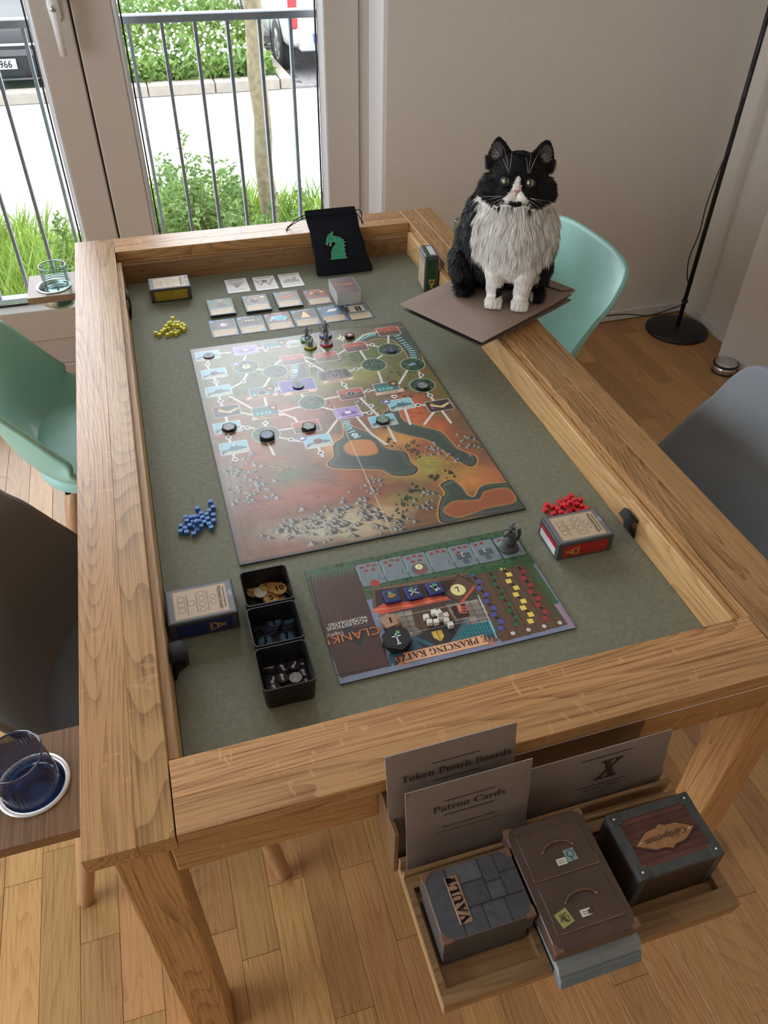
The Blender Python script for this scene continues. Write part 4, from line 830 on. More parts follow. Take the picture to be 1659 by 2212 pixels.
pol([(790, 500), (860, 480), (890, 545), (820, 560)], (60, 40, 36)); [R.circ(*K5(840+(k % 3)*14, 500+(k//3)*14), .0022, (180, 84, 66)) for k in range(9)]; pol([(820, 490), (840, 487), (850, 520), (832, 524)], (214, 120, 90))
pol([(880, 590), (1010, 568), (1035, 660), (940, 680), (800, 700), (820, 620)], (40, 120, 132)); pol([(470, 745), (600, 660), (690, 680), (560, 750), (480, 800)], (44, 90, 110))
for r0 in range(5):
    for c0 in range(12): x, y = K5(850+c0*17+(r0 % 2)*8, 600-c0*2+r0*20); R.line([(x-.0028, y+.003), (x-.002, y-.0025), (x+.002, y-.0025), (x+.0028, y+.003)], .0007, (20, 60, 72)) if 840+r0*0 < 850+c0*17 < 1020 and 1 else None
pol([(600, 655), (700, 600), (860, 565), (800, 690), (660, 720)], (50, 52, 54)); ln([(600, 655), (705, 700)], .006, (44, 96, 120)); ln([(800, 680), (870, 570)], .006, (60, 104, 116)); x, y = K5(728, 645); R.poly([(x-.008, y+.009), (x+.008, y+.009), (x+.008, y-.003), (x, y-.012), (x-.008, y-.003)], (214, 180, 60)); R.line([(x, y+.009), (x, y-.011)], .0012, (120, 90, 30))
ln([(930, 440), (1030, 665)], .0016, (190, 220, 224), .8); ln([(410, 560), (560, 540), (930, 465)], .0009, (190, 190, 184), .7); ln([(440, 660), (820, 585), (1000, 548)], .0009, (180, 184, 180), .6)
pol([(885, 330), (1170, 270), (1390, 590), (1050, 680)], (96, 72, 54))
for k in range(1, 7): a = k/7; ln([(885+285*a, 330-60*a), (1050+340*a, 680-90*a)], .0009, (56, 40, 30)); 
for ci, (col, x0, y0) in enumerate((((74, 78, 158), 905, 335), ((56, 96, 60), 985, 315), ((226, 202, 76), 1058, 300), ((160, 50, 56), 1132, 285))):
    pts_ = []
    for k in range(9): a = x0+k*18.5+(12 if k % 2 else -8); b = y0+k*34; pts_.append((a, b))
    R.line([K5(*p) for p in pts_], .0045, (44, 36, 32))
    for p in pts_: x, y = K5(*p); R.rect(x-.0052, x+.0052, y-.0052, y+.0052, (46, 34, 28)); R.rect(x-.0046, x+.0046, y-.0046, y+.0046, col)
    x, y = K5(1108+ci*80, 634-ci*18); R.circ(x, y, .004, (40, 38, 36)); R.circ(x, y, .0033, (226, 222, 214)); R.line([(x-.0015, y), (x+.0015, y)], .001, (30, 30, 30))
for k in range(20): x, y = K5(890+k*16, 322-k*3.4); R.poly([(x-.004, y), (x+.004, y), (x, y-.009-.003*(k % 3))], (44, 92, 48)); 
for k in range(18): x, y = K5(1165+k*11, 272+k*16); R.poly([(x, y-.004), (x, y+.004), (x-.008, y)], (48, 96, 52))
bl = [(545, 735), (960, 640), (985, 665), (985, 690), (552, 788)]; pol([(497, 760), (560, 740), (580, 790), (515, 806), (528, 785)], (176, 118, 84)); pol([(960, 650), (1030, 660), (1005, 675), (1020, 692), (970, 700)], (176, 118, 84)); pol(bl, (222, 164, 124)); ln(bl+[bl[0]], .0009, (70, 40, 30))
R.a *= (.9+.2*n2)[..., None]
PB = empty('player_board', (QX0, QY0, FELT), label='smaller tavern player board with coloured cube tracks on the felt', cat='game board')
G().box(QX0, QX1, QY0, QY1, FELT+.0002, QZ-.0002, bev=.0008).build('board_core', M_navy, PB)
R.mesh('printed_tavern', M_gloss, PB, (QX0, QY0, QZ))
M_orange = pbr('logo_orange', (.75, .22, .05), .5); M_wt = pbr('white_ink', (.8, .8, .78), .5); M_gold = pbr('gold_ink', (.62, .42, .10), .35, .3); M_greyink = pbr('grey_ink', (.05, .06, .065), .5)
def btext(s, p, size, mat, dz=0, rz=PI, sx=1, off=0, name='lettering'):
    x, y = K5(*p); return text(s, size, mat, PB, (QX0+x, QY0+y, QZ+.0003+dz), (0, 0, rz), sx=sx, off=off, name=name)
btext('𝐓𝐇𝐄 𝐏𝐑𝐀𝐍𝐂𝐈𝐍𝐆 𝐊𝐀𝐓𝐙𝐄', (776, 706), .0165, M_ink2, sx=.9)
btext('ACQUISITIONS', (262, 592), .0095, M_wt, off=.0001); btext('INCORPORATED', (262, 575-2), .0080, M_wt, off=.0001)
btext('CLANK!', (292, 645), .0235, M_ink2, off=.0012); btext('CLANK!', (292, 645), .0235, M_orange, dz=.0003, off=-.0001); btext('Legacy', (200, 643), .0095, M_wt)
btext('2', (850, 233), .013, M_wt); btext('3', (964, 210), .013, M_wt); btext('7', (828, 412), .016, M_ink2, rz=.25); btext('1', (627, 292), .009, M_ink2, rz=PI)
# ---------------------------------------------------------------- cards
F2 = lambda x, y, z=FELT: at(x/2.765+260, y/2.765+440, z=z)
def card_ras(kind, art, seed, accent=(60, 130, 170)):
    R2 = Ras(.063, .088, .0011, (40, 46, 50), k=1.35); r = random.Random(seed)
    if kind == 'w':
        R2.rect(.003, .060, .003, .085, (222, 222, 214)); R2.rect(.012, .051, .074, .080, (120, 120, 116), .6)
        for k in range(3): R2.line([(.01, .014+k*.005), (.053, .014+k*.005)], .0011, (110, 110, 106), .8)
        pts_ = [(r.uniform(.01, .053), r.uniform(.03, .068)) for _ in range(12)]
        if art == 0: [R2.line([(.03, .03), (.012+.0045*k, .066)], .0012, (70, 70, 70), .8) for k in range(10)]
        elif art == 1: R2.line([(.008, .066), (.02, .032), (.03, .062), (.04, .032), (.055, .066)], .002, (60, 60, 60)); R2.circ(.031, .055, .007, (100, 100, 98)); R2.line([(.008, .056), (.055, .06)], .001, (70, 70, 70))
        else: [R2.rect(.012+.006*k, .015+.006*k, .032, .045+.006*(k % 3), (100, 100, 98)) for k in range(7)]; R2.line([(.008, .032), (.055, .032)], .0015, (60, 60, 60))
        for a, b in zip(pts_, pts_[1:]): R2.line([a, b], .0008, (120, 120, 118), .6)
        return R2
    R2.rect(.0018, .0612, .0018, .0862, accent); R2.rect(.003, .060, .003, .085, (52, 50, 44)); R2.rect(.005, .058, .040, .078, art); R2.rect(.005, .058, .040, .078, (20, 20, 18), .25)
    R2.circ(.032, .06, .022, art); R2.rect(.004, .059, .0795, .0845, tuple(int(c*.7) for c in accent)); R2.rect(.018, .045, .081, .083, (214, 206, 180), .8)
    R2.rect(.005, .058, .005, .034, (182, 158, 120)); R2.line([(.004, .040), (.03, .0355), (.059, .040)], .0025, (120, 170, 190), .9)
    for k in range(2): R2.rect(.01, .05, .026-k*.004, .0275-k*.004, (120, 100, 74), .5)
    R2.circ(.0075, .078, .005, (70, 150, 200)); R2.circ(.056, .008, .0045, (70, 130, 190)); 
    return R2
Z0 = FELT
def art_fn(R2, kind):
    g = lambda *a, **k: a
    if kind == 'scout': R2.poly([(.018, .042), (.03, .074), (.036, .07), (.046, .042)], (60, 62, 44)); R2.circ(.033, .071, .005, (176, 140, 110)); R2.line([(.014, .045), (.022, .07)], .002, (90, 70, 40))
    if kind == 'man': R2.circ(.028, .055, .011, (40, 32, 26)); R2.circ(.032, .066, .0055, (186, 150, 116)); R2.circ(.05, .072, .005, (250, 226, 150)); R2.line([(.05, .045), (.05, .07)], .003, (150, 110, 60))
    if kind == 'box': R2.poly([(.012, .05), (.034, .045), (.052, .058), (.032, .068)], (180, 40, 34)); R2.poly([(.012, .05), (.034, .045), (.034, .040), (.012, .045)], (120, 80, 44)); R2.line([(.02, .053), (.042, .062)], .0016, (220, 180, 80))
    if kind == 'imp': R2.circ(.032, .058, .008, (96, 52, 30)); R2.line([(.014, .07), (.026, .06), (.038, .06), (.052, .07)], .004, (60, 30, 22)); R2.circ(.02, .068, .005, (240, 170, 40)); R2.circ(.046, .07, .005, (240, 170, 40))
    if kind == 'stone': R2.poly([(.014, .044), (.02, .076), (.048, .074), (.05, .046)], (100, 84, 54)); R2.circ(.033, .058, .009, (150, 160, 220)); R2.circ(.03, .061, .004, (220, 226, 250))
    if kind == 'teeth': R2.rect(.012, .05, .044, .076, (96, 74, 48)); R2.rect(.016, .046, .048, .072, (30, 28, 26)); [R2.poly([(.018+.006*k, .068), (.021+.006*k, .056), (.024+.006*k, .068)], (190, 180, 150)) for k in range(4)]
    if kind == 'wyrm': R2.circ(.032, .058, .013, (70, 176, 206)); R2.line([(.012, .05), (.022, .066), (.04, .07), (.052, .058), (.044, .046)], .006, (90, 196, 220)); R2.circ(.02, .064, .004, (200, 240, 246))
    if kind == 'gown': R2.rect(.013, .05, .042, .077, (74, 58, 40)); R2.poly([(.03, .074), (.02, .044), (.044, .044), (.034, .074)], (226, 186, 96)); R2.line([(.027, .05), (.031, .07)], .002, (250, 226, 160))
    if kind == 'blade': R2.poly([(.008, .044), (.03, .06), (.056, .074), (.054, .066), (.03, .05), (.02, .042)], (60, 110, 180)); R2.poly([(.02, .056), (.03, .07), (.05, .07), (.044, .058)], (214, 206, 190))
    if kind == 'door': R2.rect(.012, .05, .044, .077, (196, 190, 176)); R2.rect(.028, .042, .046, .07, (24, 26, 30)); R2.line([(.035, .048), (.035, .066)], .002, (200, 196, 180))
M_cardside = pbr('card_edges', (.035, .05, .04), .6); M_cardwhite = pbr('white_card_edges', (.6, .62, .64), .6)
def put_card(tl, kind, art, seed, label, thick=.0006, accent=(60, 130, 170), pic=None, group=None, name='playing_card', rz=0):
    zt = Z0+thick+.0003; p = F2(*tl, z=zt); x0, y0 = p.x, p.y-.088
    o = empty(name, (x0+.0315, y0+.044, Z0), rz=rz, label=label, cat='card' if thick < .002 else 'card pile', group=group)
    R2 = card_ras(kind, art, seed, accent)
    if pic: art_fn(R2, pic)
    if thick < .002: G().box(-.0315, .0315, -.044, .044, .0001, thick).build('card_stock', M_cardside, o, world=False)
    else:
        n = int(thick/.0012); r = random.Random(seed)
        for k in range(n):
            dx, dy = r.uniform(-.0006, .0006), r.uniform(-.0006, .0006); G().box(-.0315+dx, .0315+dx, -.044+dy, .044+dy, k*.0012+.0001, (k+1)*.0012-.0001).build('card', M_cardside, o, world=False)
    m = R2.mesh('printed_face', M_print, o, (-.0315, -.044, thick+.0002), world=False); return o
for i, (tl, a, l) in enumerate((((612, 455), 0, 'white sketch card, leftmost of the three in the back row'), ((778, 440), 1, 'white sketch card, middle of the three in the back row'), ((930, 423), 2, 'white sketch card nearest the black bag'))): put_card(tl, 'w', a, i, l, group='cards laid out in rows', name='quest_card')
for i, (tl, art, th, l, ac, pic) in enumerate((((512, 577), (96, 112, 90), .0072, 'pile of cards topped with a green hooded archer, left end of middle row', (60, 110, 96), 'scout'), ((722, 554), (130, 112, 80), .0072, 'pile of cards topped with a man holding a light, middle row', (70, 120, 140), 'man'), ((908, 532), (120, 118, 84), .006, 'pile of cards topped with a red casket, middle row', (90, 110, 70), 'box'), ((1086, 520), (150, 60, 44), .0006, 'single red card with a winged imp, right end of middle row', (176, 44, 40), 'imp'))): put_card(tl, 'c', art, 10+i, l, thick=th, accent=ac, pic=pic, group='cards laid out in rows')
for i, (tl, art, l, ac, pic) in enumerate((((525, 700), (84, 78, 70), 'blue card with a pale gemstone, first of the front row', (70, 150, 200), 'stone'), ((690, 680), (90, 80, 62), 'blue card with a toothed maw, second in the front row', (70, 150, 200), 'teeth'), ((852, 660), (120, 66, 52), 'red card with a light blue wyrm, third in the front row', (180, 52, 46), 'wyrm'), ((1012, 640), (90, 72, 50), 'card with a golden gown, fourth in the front row', (90, 140, 160), 'gown'), ((1168, 620), (84, 110, 140), 'blue card with a slanting blade, fifth in the front row', (60, 110, 190), 'blade'), ((1322, 605), (90, 84, 76), 'dark card with a black doorway, right end of the front row', (44, 60, 110), 'door'))): put_card(tl, 'c', art, 20+i, l, accent=ac, pic=pic, group='cards laid out in rows')
# draw pile
DK = empty('draw_pile', (.650, -.354, Z0), label='tall face-down draw pile of maroon-backed cards near the bag', cat='card pile')
for k in range(24): dx = .0009*math.sin(k*1.7); G().box(.619+dx, .681+dx, -.398, -.310, Z0+k*.00145+.0001, Z0+(k+1)*.00145-.00005).build('card', M_cardwhite, DK)
R2 = Ras(.062, .088, .0009, (84, 50, 50), k=1.3); R2.rect(0, .062, 0, .0015, (40, 26, 28)); R2.poly([(.031, .068), (.036, .05), (.056, .046), (.036, .04), (.031, .02), (.026, .04), (.006, .046), (.026, .05)], (60, 34, 36)); R2.mesh('card_back', M_print, DK, (.619, -.398, Z0+24*.00145+.0001))
text('CLANK!', .0155, M_orange, DK, (.650, -.354, Z0+.0353), off=.0003); DK.location.y += .009
# ---------------------------------------------------------------- goal boxes
def gbox(label, acc, loc, rz=0, rot=None, mirror=False, side='-y', end=-1):
    """deck box, 103 x 71 x 36 mm, printed label on top, coloured long side"""
    o = empty('deck_box', loc, rz=rz, rot=rot, label=label, cat='box', group='clear-sleeved deck boxes'); L_, W_, H_ = .1015, .0715, .0355
    G().box(-L_/2, L_/2, -W_/2, W_/2, 0, H_, bev=.0012).build('carton', M_carton, o, world=False)
    R2 = Ras(L_-.006, W_-.006, .0009, (118, 122, 128), k=1.0); R2.rect(.008, L_-.014, .004, W_-.010, (150, 122, 92)); R2.rect(.009, L_-.015, .005, W_-.011, (204, 180, 146))
    ink = (92, 76, 60)
    R2.rect(L_-.020, L_-.018, .012, W_-.018, ink)
    for k, (xx_, kind, n) in enumerate(((.066, 'c', 2), (.050, 'c', 4), (.034, 's', 1), (.020, 's', 3))):
        for j in range(n):
            yy = W_/2-.003+(j-(n-1)/2)*.011
            if kind == 'c': R2.circ(xx_, yy, .0048, ink); R2.circ(xx_, yy, .0040, (206, 184, 150))
            else: R2.rect(xx_-.005, xx_+.005, yy-.0048, yy+.0048, ink); R2.rect(xx_-.0042, xx_+.0042, yy-.004, yy+.004, (206, 184, 150))
        R2.rect(xx_+.0075, xx_+.0088, .011, W_-.019, ink, .75)
    R2.poly([(L_-.014, W_/2-.010), (L_-.009, W_/2-.004), (L_-.014, W_/2+.004), (L_-.0095, W_/2+.012), (L_-.006, W_/2)], (150, 160, 176))
    R2.mesh('printed_label', M_print, o, (-L_/2+.003, -W_/2+.003, H_+.0004), world=False)
    text('𝐏𝐞𝐫𝐬𝐨𝐧𝐚𝐥 𝐆𝐨𝐚𝐥𝐬:', .0072, M_ink2, o, None, matrix=Matrix.Translation((L_/2-.021, 0, H_+.0009)) @ Matrix.Rotation(-PI/2, 4, 'Z'))
    ma = pbr('box_colour', acc, .35)
    g = G().box(-L_/2+.010, L_/2-.010, -W_/2-.0006, -W_/2+.001, .005, H_-.006); g.build('coloured_panel', ma, o, world=False)
    ea, eb = sorted((end*(L_/2+.0006), end*(L_/2-.001))); G().box(ea, eb, -W_/2+.008, W_/2-.008, .006, H_-.006).build('white_label', M_cardwhite, o, world=False)
    ea, eb = sorted((end*(L_/2+.0009), end*(L_/2-.0005))); G().box(ea, eb, -W_/2+.008, W_/2-.008, H_-.014, H_-.006).build('coloured_band', ma, o, world=False)
    for i_, (mm, xo) in enumerate(((Matrix.Translation((.020 if side == '+' else -.024, -W_/2-.0009, .0165)) @ Matrix.Rotation(PI/2, 4, 'X') @ Matrix.Rotation(-PI/2 if side == '+' else PI/2, 4, 'Z'), 0),)):
        text('A', .024, M_gold, o, None, matrix=mm, off=.0004, name='emblem'); G().box(-.0075, .0075, -.0105, -.0088, 0, .0004, mat=mm).box(-.0095, .0095, -.0128, -.0115, 0, .0004, mat=mm).box(-.004, .004, .0095, .011, 0, .0004, mat=mm).build('emblem_bars', M_gold, o, world=False)
    return o
gbox('deck box with blue side standing beside the black trays', (.015, .03, .16), (.1655, -1.3405, Z0), rz=.0, side='+')
gbox('deck box with mustard yellow side near the far left corner', (.42, .32, .03), (.2195, -.2155, Z0), rz=.005, side='+')
gbox('deck box with red side beside the red cubes', (.42, .02, .02), (.7915, -1.3455, Z0), rz=-.015, side='-')
gb = gbox('deck box with dark green side standing on end near the cat', (.012, .055, .022), (.0, .0, 0), side='-', end=1)
# stands on its short side: label faces left, green long side towards the viewer
gb.matrix_basis = Matrix.Translation((.8755, -.350, Z0+.0512)) @ Matrix.Rotation(-.10, 4, 'Z') @ Matrix(((0, 0, -1, .01775), (0, 1, 0, 0), (1, 0, 0, 0), (0, 0, 0, 1)))
# ---------------------------------------------------------------- cubes
CB = {}
def cubes(pts, f, col, cname, label, cat='cube', lift=()):
    P_ = [f(*p, z=Z0+.008) for p in pts]; P_ = [[p.x, p.y] for p in P_]; r = random.Random(len(pts))
    yaws = [r.uniform(-.35, .35) for _ in P_]
    for _ in range(60):
        for i in range(len(P_)):
            for j in range(i):
                if (i in lift) != (j in lift): continue
                dx, dy = P_[i][0]-P_[j][0], P_[i][1]-P_[j][1]; d = math.hypot(dx, dy) or 1e-5
                if d < .0100: k = (.0100-d)/2/d; P_[i][0] += dx*k; P_[i][1] += dy*k; P_[j][0] -= dx*k; P_[j][1] -= dy*k
    m = pbr(cname+'_paint', col, .5, var=.04); base = None; cz = sorted(range(len(P_)), key=lambda i: -P_[i][1])
    for q, i in enumerate(cz):
        zz = BASEZ[cname]+(.0081 if i in lift else 0)
        if base is None: o = G().box(-.004, .004, -.004, .004, 0, .008, bev=.0004).build(cname+'_cube', m, None); base = o
        else: o = base.copy(); C.objects.link(o)
        lab = label
        for ext_, key in (('leftmost', lambda a: proj((P_[a][0], P_[a][1], zz))[0]), ('rightmost', lambda a: -proj((P_[a][0], P_[a][1], zz))[0]), ('farthest', lambda a: -P_[a][1]), ('nearest', lambda a: P_[a][1])):
            if i == min(range(len(P_)), key=key): lab = label.replace('small', ext_, 1); break
        o.location = (P_[i][0], P_[i][1], zz+.0001); o.rotation_euler = (0, 0, yaws[i]*(.4 if i not in lift else 1)); tag(o, lab, cat, cname+' wooden cubes')
BASEZ = dict(yellow=Z0, blue=Z0, red=Z0, white=QZ+.0006)
cubes([(x, y) for x, y in ((315, 695), (288, 708), (345, 703), (370, 712), (272, 725), (300, 722), (330, 722), (352, 722), (382, 724), (320, 737), (345, 738), (290, 738), (262, 745), (248, 756), (378, 742), (210, 765), (232, 775), (325, 752), (303, 765), (345, 757), (280, 775), (330, 768), (362, 735))], F2, (.80, .78, .05), 'yellow', 'small bright yellow wooden cube in the heap on the felt', lift=(0, 5, 6, 10, 9))
cubes([(472, 132), (498, 180), (358, 190), (461, 212), (390, 238), (432, 248), (500, 250), (260, 270), (303, 270), (355, 262), (405, 270), (440, 285), (262, 300), (340, 295), (380, 305), (418, 310), (502, 300), (315, 322), (350, 340), (455, 328), (300, 345), (215, 350), (250, 362), (385, 350), (480, 362), (210, 392), (260, 403), (345, 385), (330, 408), (325, 355)], lambda x, y, z: at(x/4.1475+340, y/4.1475+1050, z=z), (.07, .22, .58), 'blue', 'small blue wooden cube in the heap left of the map board', lift=(13, 18))
cubes([(380, 1725), (435, 1750), (350, 1745), (400, 1750), (312, 1760), (230, 1780), (268, 1790), (325, 1780), (370, 1785), (415, 1780), (448, 1788), (225, 1810), (300, 1805), (345, 1800), (390, 1805), (422, 1815), (472, 1800), (320, 1825), (375, 1815), (440, 1818), (272, 1832), (355, 1828), (395, 1788)], lambda x, y, z: at(x/2.835+1100, y/2.835+460, z=z), (.72, .03, .04), 'red', 'small red wooden cube in the heap behind the red deck box', lift=(8, 13))
cubes([(705, 530), (665, 553), (690, 578), (728, 548), (742, 565), (715, 575), (765, 545), (765, 572), (785, 588)], lambda x, y, z: at(x/2.37+640, y/2.37+1100, z=z), (.80, .80, .76), 'white', 'small white wooden cube lying on the tavern player board', lift=(3,))
# ---------------------------------------------------------------- trays with tokens
F5 = lambda x, y, z: at(x/4.1475+340, y/4.1475+1050, z=z)
def tray(cx, cy, label):
    o = empty('token_tray', (cx, cy, Z0), label=label, cat='tray', group='black square token trays'); nb = bmesh.new()
    def sq(hw, z, rad, n=6):
        out = []
        for qx, qy, a0 in ((1, 1, 0), (-1, 1, PI/2), (-1, -1, PI), (1, -1, 3*PI/2)):
            for k in range(n+1): a = a0+PI/2*k/n; out.append(nb.verts.new((qx*(hw-rad)+rad*math.cos(a), qy*(hw-rad)+rad*math.sin(a), z)))
        return out
    rs = [sq(.0335, .0005, .007), sq(.0345, .002, .008), sq(.0372, .0435, .008), sq(.0372, .0450, .008), sq(.0352, .0450, .0065), sq(.0350, .043, .0065), sq(.0320, .008, .006), sq(.029, .004, .006)]
    nb.faces.new(rs[0][::-1]); nb.faces.new(rs[-1])
    for a, b in zip(rs, rs[1:]):
        for k in range(len(a)): nb.faces.new((a[k], a[(k+1) % len(a)], b[(k+1) % len(a)], b[k]))
    bmesh.ops.recalc_face_normals(nb, faces=nb.faces); g = G(); g._add(nb, smooth=False); g.build('tray_body', M_blackpl, o, world=False); return o
tray(.2655, -1.3435, 'black square tray holding the gold coins'); tray(.2640, -1.4210, 'middle black square tray holding large blue question-mark tokens'); tray(.2625, -1.4985, 'nearest black square tray holding small purple question-mark tokens')
M_coin = pbr('gold_coin_print', (.66, .46, .14), .35, .2, var=.2, vs=90); M_coin2 = pbr('copper_coin_print', (.50, .24, .08), .4, .1); M_coinhi = pbr('silver_coin_print', (.75, .72, .68), .3, .1)
M_tokb = pbr('blue_token_print', (.035, .045, .10), .35, var=.4, vs=120); M_tokp = pbr('purple_token_print', (.032, .024, .045), .4, var=.3, vs=150); M_tokcore = pbr('token_edge', (.012, .012, .016), .7); M_glow = pbr('token_highlight', (.07, .17, .30), .4); M_silver = pbr('silver_foil', (.55, .55, .60), .3, .3, var=.2, vs=300)
def token(p, f, d, z, mats, s, label, cat, group, tilt=(0, 0), rz=0, size=None, half=None, thick=.0019, n=36, tm=None, name='token'):
    q = f(*p, z=z+thick); o = empty(name, (q.x, q.y, z), label=label, cat=cat, group=group, rot=(tilt[0], tilt[1], rz)); r = d/2
    G().lathe([(0, 0), (r-.0003, 0), (r, .0003), (r, thick-.0003), (r-.0003, thick), (0, thick)], n=n, smooth=False).build('disc', mats[0], o, world=False)
    if half: 
        pl_ = [(r*.94*math.cos(a), r*.94*math.sin(a)) for a in np.linspace(-PI/2+half, PI/2+half, 20)]; G().prism(pl_, thick, thick+.0002).build('half_shade', mats[1], o, world=False)
    if s: text(s, size or d*.62, tm or mats[2], o, (0, 0, 0), matrix=Matrix.Translation((0, 0, thick+.0004)), off=.0009 if s == '?' else .0003)
    return o
cz = Z0+.0046
for i, (p, d, z, s, tl, hf, lb, ms) in enumerate((((975, 960), .0195, 0, '', (0, 0), 1.0, 0, 0), ((1000, 1010), .0195, .0, '', (0, 0), 0, 0, 0), ((1075, 985), .0225, .0, '', (0, 0), 2, 0, 0), ((865, 945), .0225, .0022, '', (0, 0), .5, 0, 0), ((855, 895), .0235, .0044, '5', (.05, .02), 1.2, 'orange and gold coin reading 5 at the left of the coin tray', 0), ((960, 850), .0215, .0030, '7', (.0, -.02), 2.2, 'gold coin with a dark 7 at the back of the coin tray', 0), ((960, 880), .0205, .0052, '', (.06, .04), 0, 0, 0), ((975, 895), .0215, .0085, '1', (.02, .03), 1.2, 'copper and gold coin reading 1 in the middle of the coin tray', 0), ((1085, 1000), .0215, .0044, '', (0, .03), .8, 0, 0), ((1045, 905), .0235, .0100, '', (.0, .05), 1.5, 0, 0), ((1090, 915), .0245, .0128, '10', (.03, .03), 1.6, 'large coin reading 10 on top of the coin heap', 0), ((925, 950), .0205, .0078, '', (.08, -.05), 0, 'shiny silvery blank coin catching the light in the coin tray', 1), ((1020, 1000), .0235, .0072, '5', (.05, 0), 1.2, 'gold coin reading 5 at the near edge of the coin tray', 0), ((1065, 835), .0185, 0, '', (0, 0), 0, 0, 0), ((1085, 830), .0190, .0022, '', (0, 0), .6, 0, 0), ((1092, 822), .0190, .0044, '', (0, 0), .9, 0, 0), ((1096, 815), .0190, .0066, '', (0, 0), 0, 0, 0), ((1100, 800), .0195, .0092, '1', (.10, .05), 1.2, 'coin reading 1 on the small stack at the back of the coin tray', 0), ((1160, 935), .0180, .004, '', (.1, .95), 0, 'coin leaning upright against the right wall of the coin tray', 0))):
    token(p, F5, d, cz+z, ([M_coin, M_coinhi][ms], M_coin2, M_ink), s, lb or 'gold and copper coin lying low in the coin tray heap', 'coin', 'coins in the tray', tl, rz=.3*i % 1.0 if s == '' else .1, half=hf or None, name='coin', size=d*.6)
for i, (p, z, s, rz, lb) in enumerate((((1010, 1285), 0, '', 0, 'blue token at the bottom of the stack in the middle tray'), ((1020, 1260), .0022, '', 0, 0), ((1030, 1240), .0044, '', 0, 0), ((1045, 1212), .0066, '?', 0, 'blue question-mark token topping the stack of the middle tray'), ((1160, 1235), 0, '', 0, 0), ((1170, 1215), .0022, '', 0, 0), ((1170, 1190), .0044, '?', 1.7, 'blue token with sideways question mark at the right of the middle tray'), ((970, 1390), 0, '?', PI, 'blue token with upside-down question mark at the near left of the middle tray'), ((1160, 1350), 0, '?', .1, 'blue question-mark token at the near right of the middle tray'))):
    o = token(p, F5, .0235, cz+z, (M_tokb, M_tokb, M_ink), s, lb or 'blue token between others in a stack of the middle tray', 'token', 'blue tokens in the middle tray', rz=rz, half=None, size=.024)
    if s: G().lathe([(0, .0020), (.0090, .0020)], n=20).build('highlight', M_glow, o, world=False)
for i, (p, z, rz, lb) in enumerate((((1280, 1590), 0, 1.2, 'purple token tucked behind at the far right of the nearest tray'), ((1225, 1598), .0024, 2.6, 'purple token lying over another at the far right of the nearest tray'), ((1005, 1625), 0, 1.4, 'purple token at the far left of the nearest tray'), ((1125, 1630), .0, .4, 'purple token at the back middle of the nearest tray'), ((1310, 1670), 0, .2, 'purple token behind the silver one in the nearest tray'), ((1035, 1735), 0, 2.8, 'purple token under its neighbour at the left of the nearest tray'), ((1120, 1715), .0024, .1, 'purple question-mark token on top, middle of the nearest tray'), ((1238, 1712), .0026, 2.9, 'glinting silver token in the nearest tray'), ((1330, 1755), 0, 3.0, 'purple token at the near right corner of the nearest tray'), ((1050, 1810), .0022, .3, 'purple token at the near edge of the nearest tray'))):
    token(p, F5, .0185, cz+z, (M_silver if 'silver t' in lb else M_tokp, M_tokp, M_wt), '?', lb, 'token', 'purple tokens in the nearest tray', rz=rz, size=.015)
# ---------------------------------------------------------------- tokens on the boards
F3 = lambda x, y, z: at(x/2.9625+400, y/2.9625+680, z=z)
BT = BZ+.0009
for p, lb, h_ in (((150, 258), 'blue question-mark token on the top left ice space of the map', 1), ((1318, 222), 'blue question-mark token in the top right forest circle of the map', 1), ((723, 450), 'blue question-mark token on the purple whirlpool space of the map', 1)):
    o = token(p, F3, .0245, BT, (M_tokb, M_tokb, M_glow), '?', lb, 'token', 'tokens on the map', size=.025)
def hexstack(p, f, z, n, lb, w_=.026, top=None, sx=1):
    q = f(*p, z=z+n*.0026); o = empty('hex_token_stack' if n > 1 else 'hex_token', (q.x, q.y, z), label=lb, cat='token', group='tokens on the boards')
    for k in range(n):
        hx_ = [(w_/2*math.cos(a), w_/2*math.sin(a)) for a in [PI/3*i+.2*k for i in range(6)]]; G().prism(hx_, k*.0026, (k+1)*.0026-.0001).build('hex_tile', M_tokcore, o, world=False)
    hx_ = [(w_*.41*math.cos(a), w_*.41*math.sin(a)) for a in [PI/3*i+.2*(n-1) for i in range(6)]]; tp = G().prism(hx_, n*.0026, n*.0026+.0002).build('printed_face', top or M_tokface, o, world=False); return o
M_tokface = pbr('hex_face_grey', (.22, .24, .24), .4, var=.5, vs=160); M_tokgreen = pbr('hex_face_green', (.14, .26, .18), .4, var=.6, vs=160)
for p, n, lb, t_ in (((280, 715), 2, 'dark hex token on the left middle ice space of the map', M_tokface), ((790, 710), 2, 'dark hex token on the red desert space near the map fold', M_tokface), ((1265, 668), 2, 'dark hex token with green picture on the ice space right of the castle', M_tokgreen), ((1520, 450), 2, 'dark hex token in the rightmost forest circle of the map', M_tokface)): hexstack(p, F3, BT, n, lb, .030, t_)
q = F3(522, 765, z=BT+.008); o = empty('round_token_stack', (q.x, q.y, BT), label='stack of round black tokens on the lower left forest circle', cat='token', group='tokens on the boards')
for k in range(3): G().lathe([(0, k*.0026), (.0145, k*.0026), (.0145, k*.0026+.0024), (0, k*.0026+.0024)], (.0004*k, 0, 0), 36, smooth=False).build('disc', M_tokcore, o, world=False)
G().lathe([(0, .0078), (.012, .0078)], n=30).build('printed_face', M_glow, o, world=False); G().lathe([(.012, .0079), (.0085, .0079)], n=30).build('ring_print', M_tokb, o, world=False)
q = F3(1053, 128, z=BT+.006); o = empty('red_hex_token', (q.x, q.y, BT), label='black and red hex token beside the compass rose of the map', cat='token')
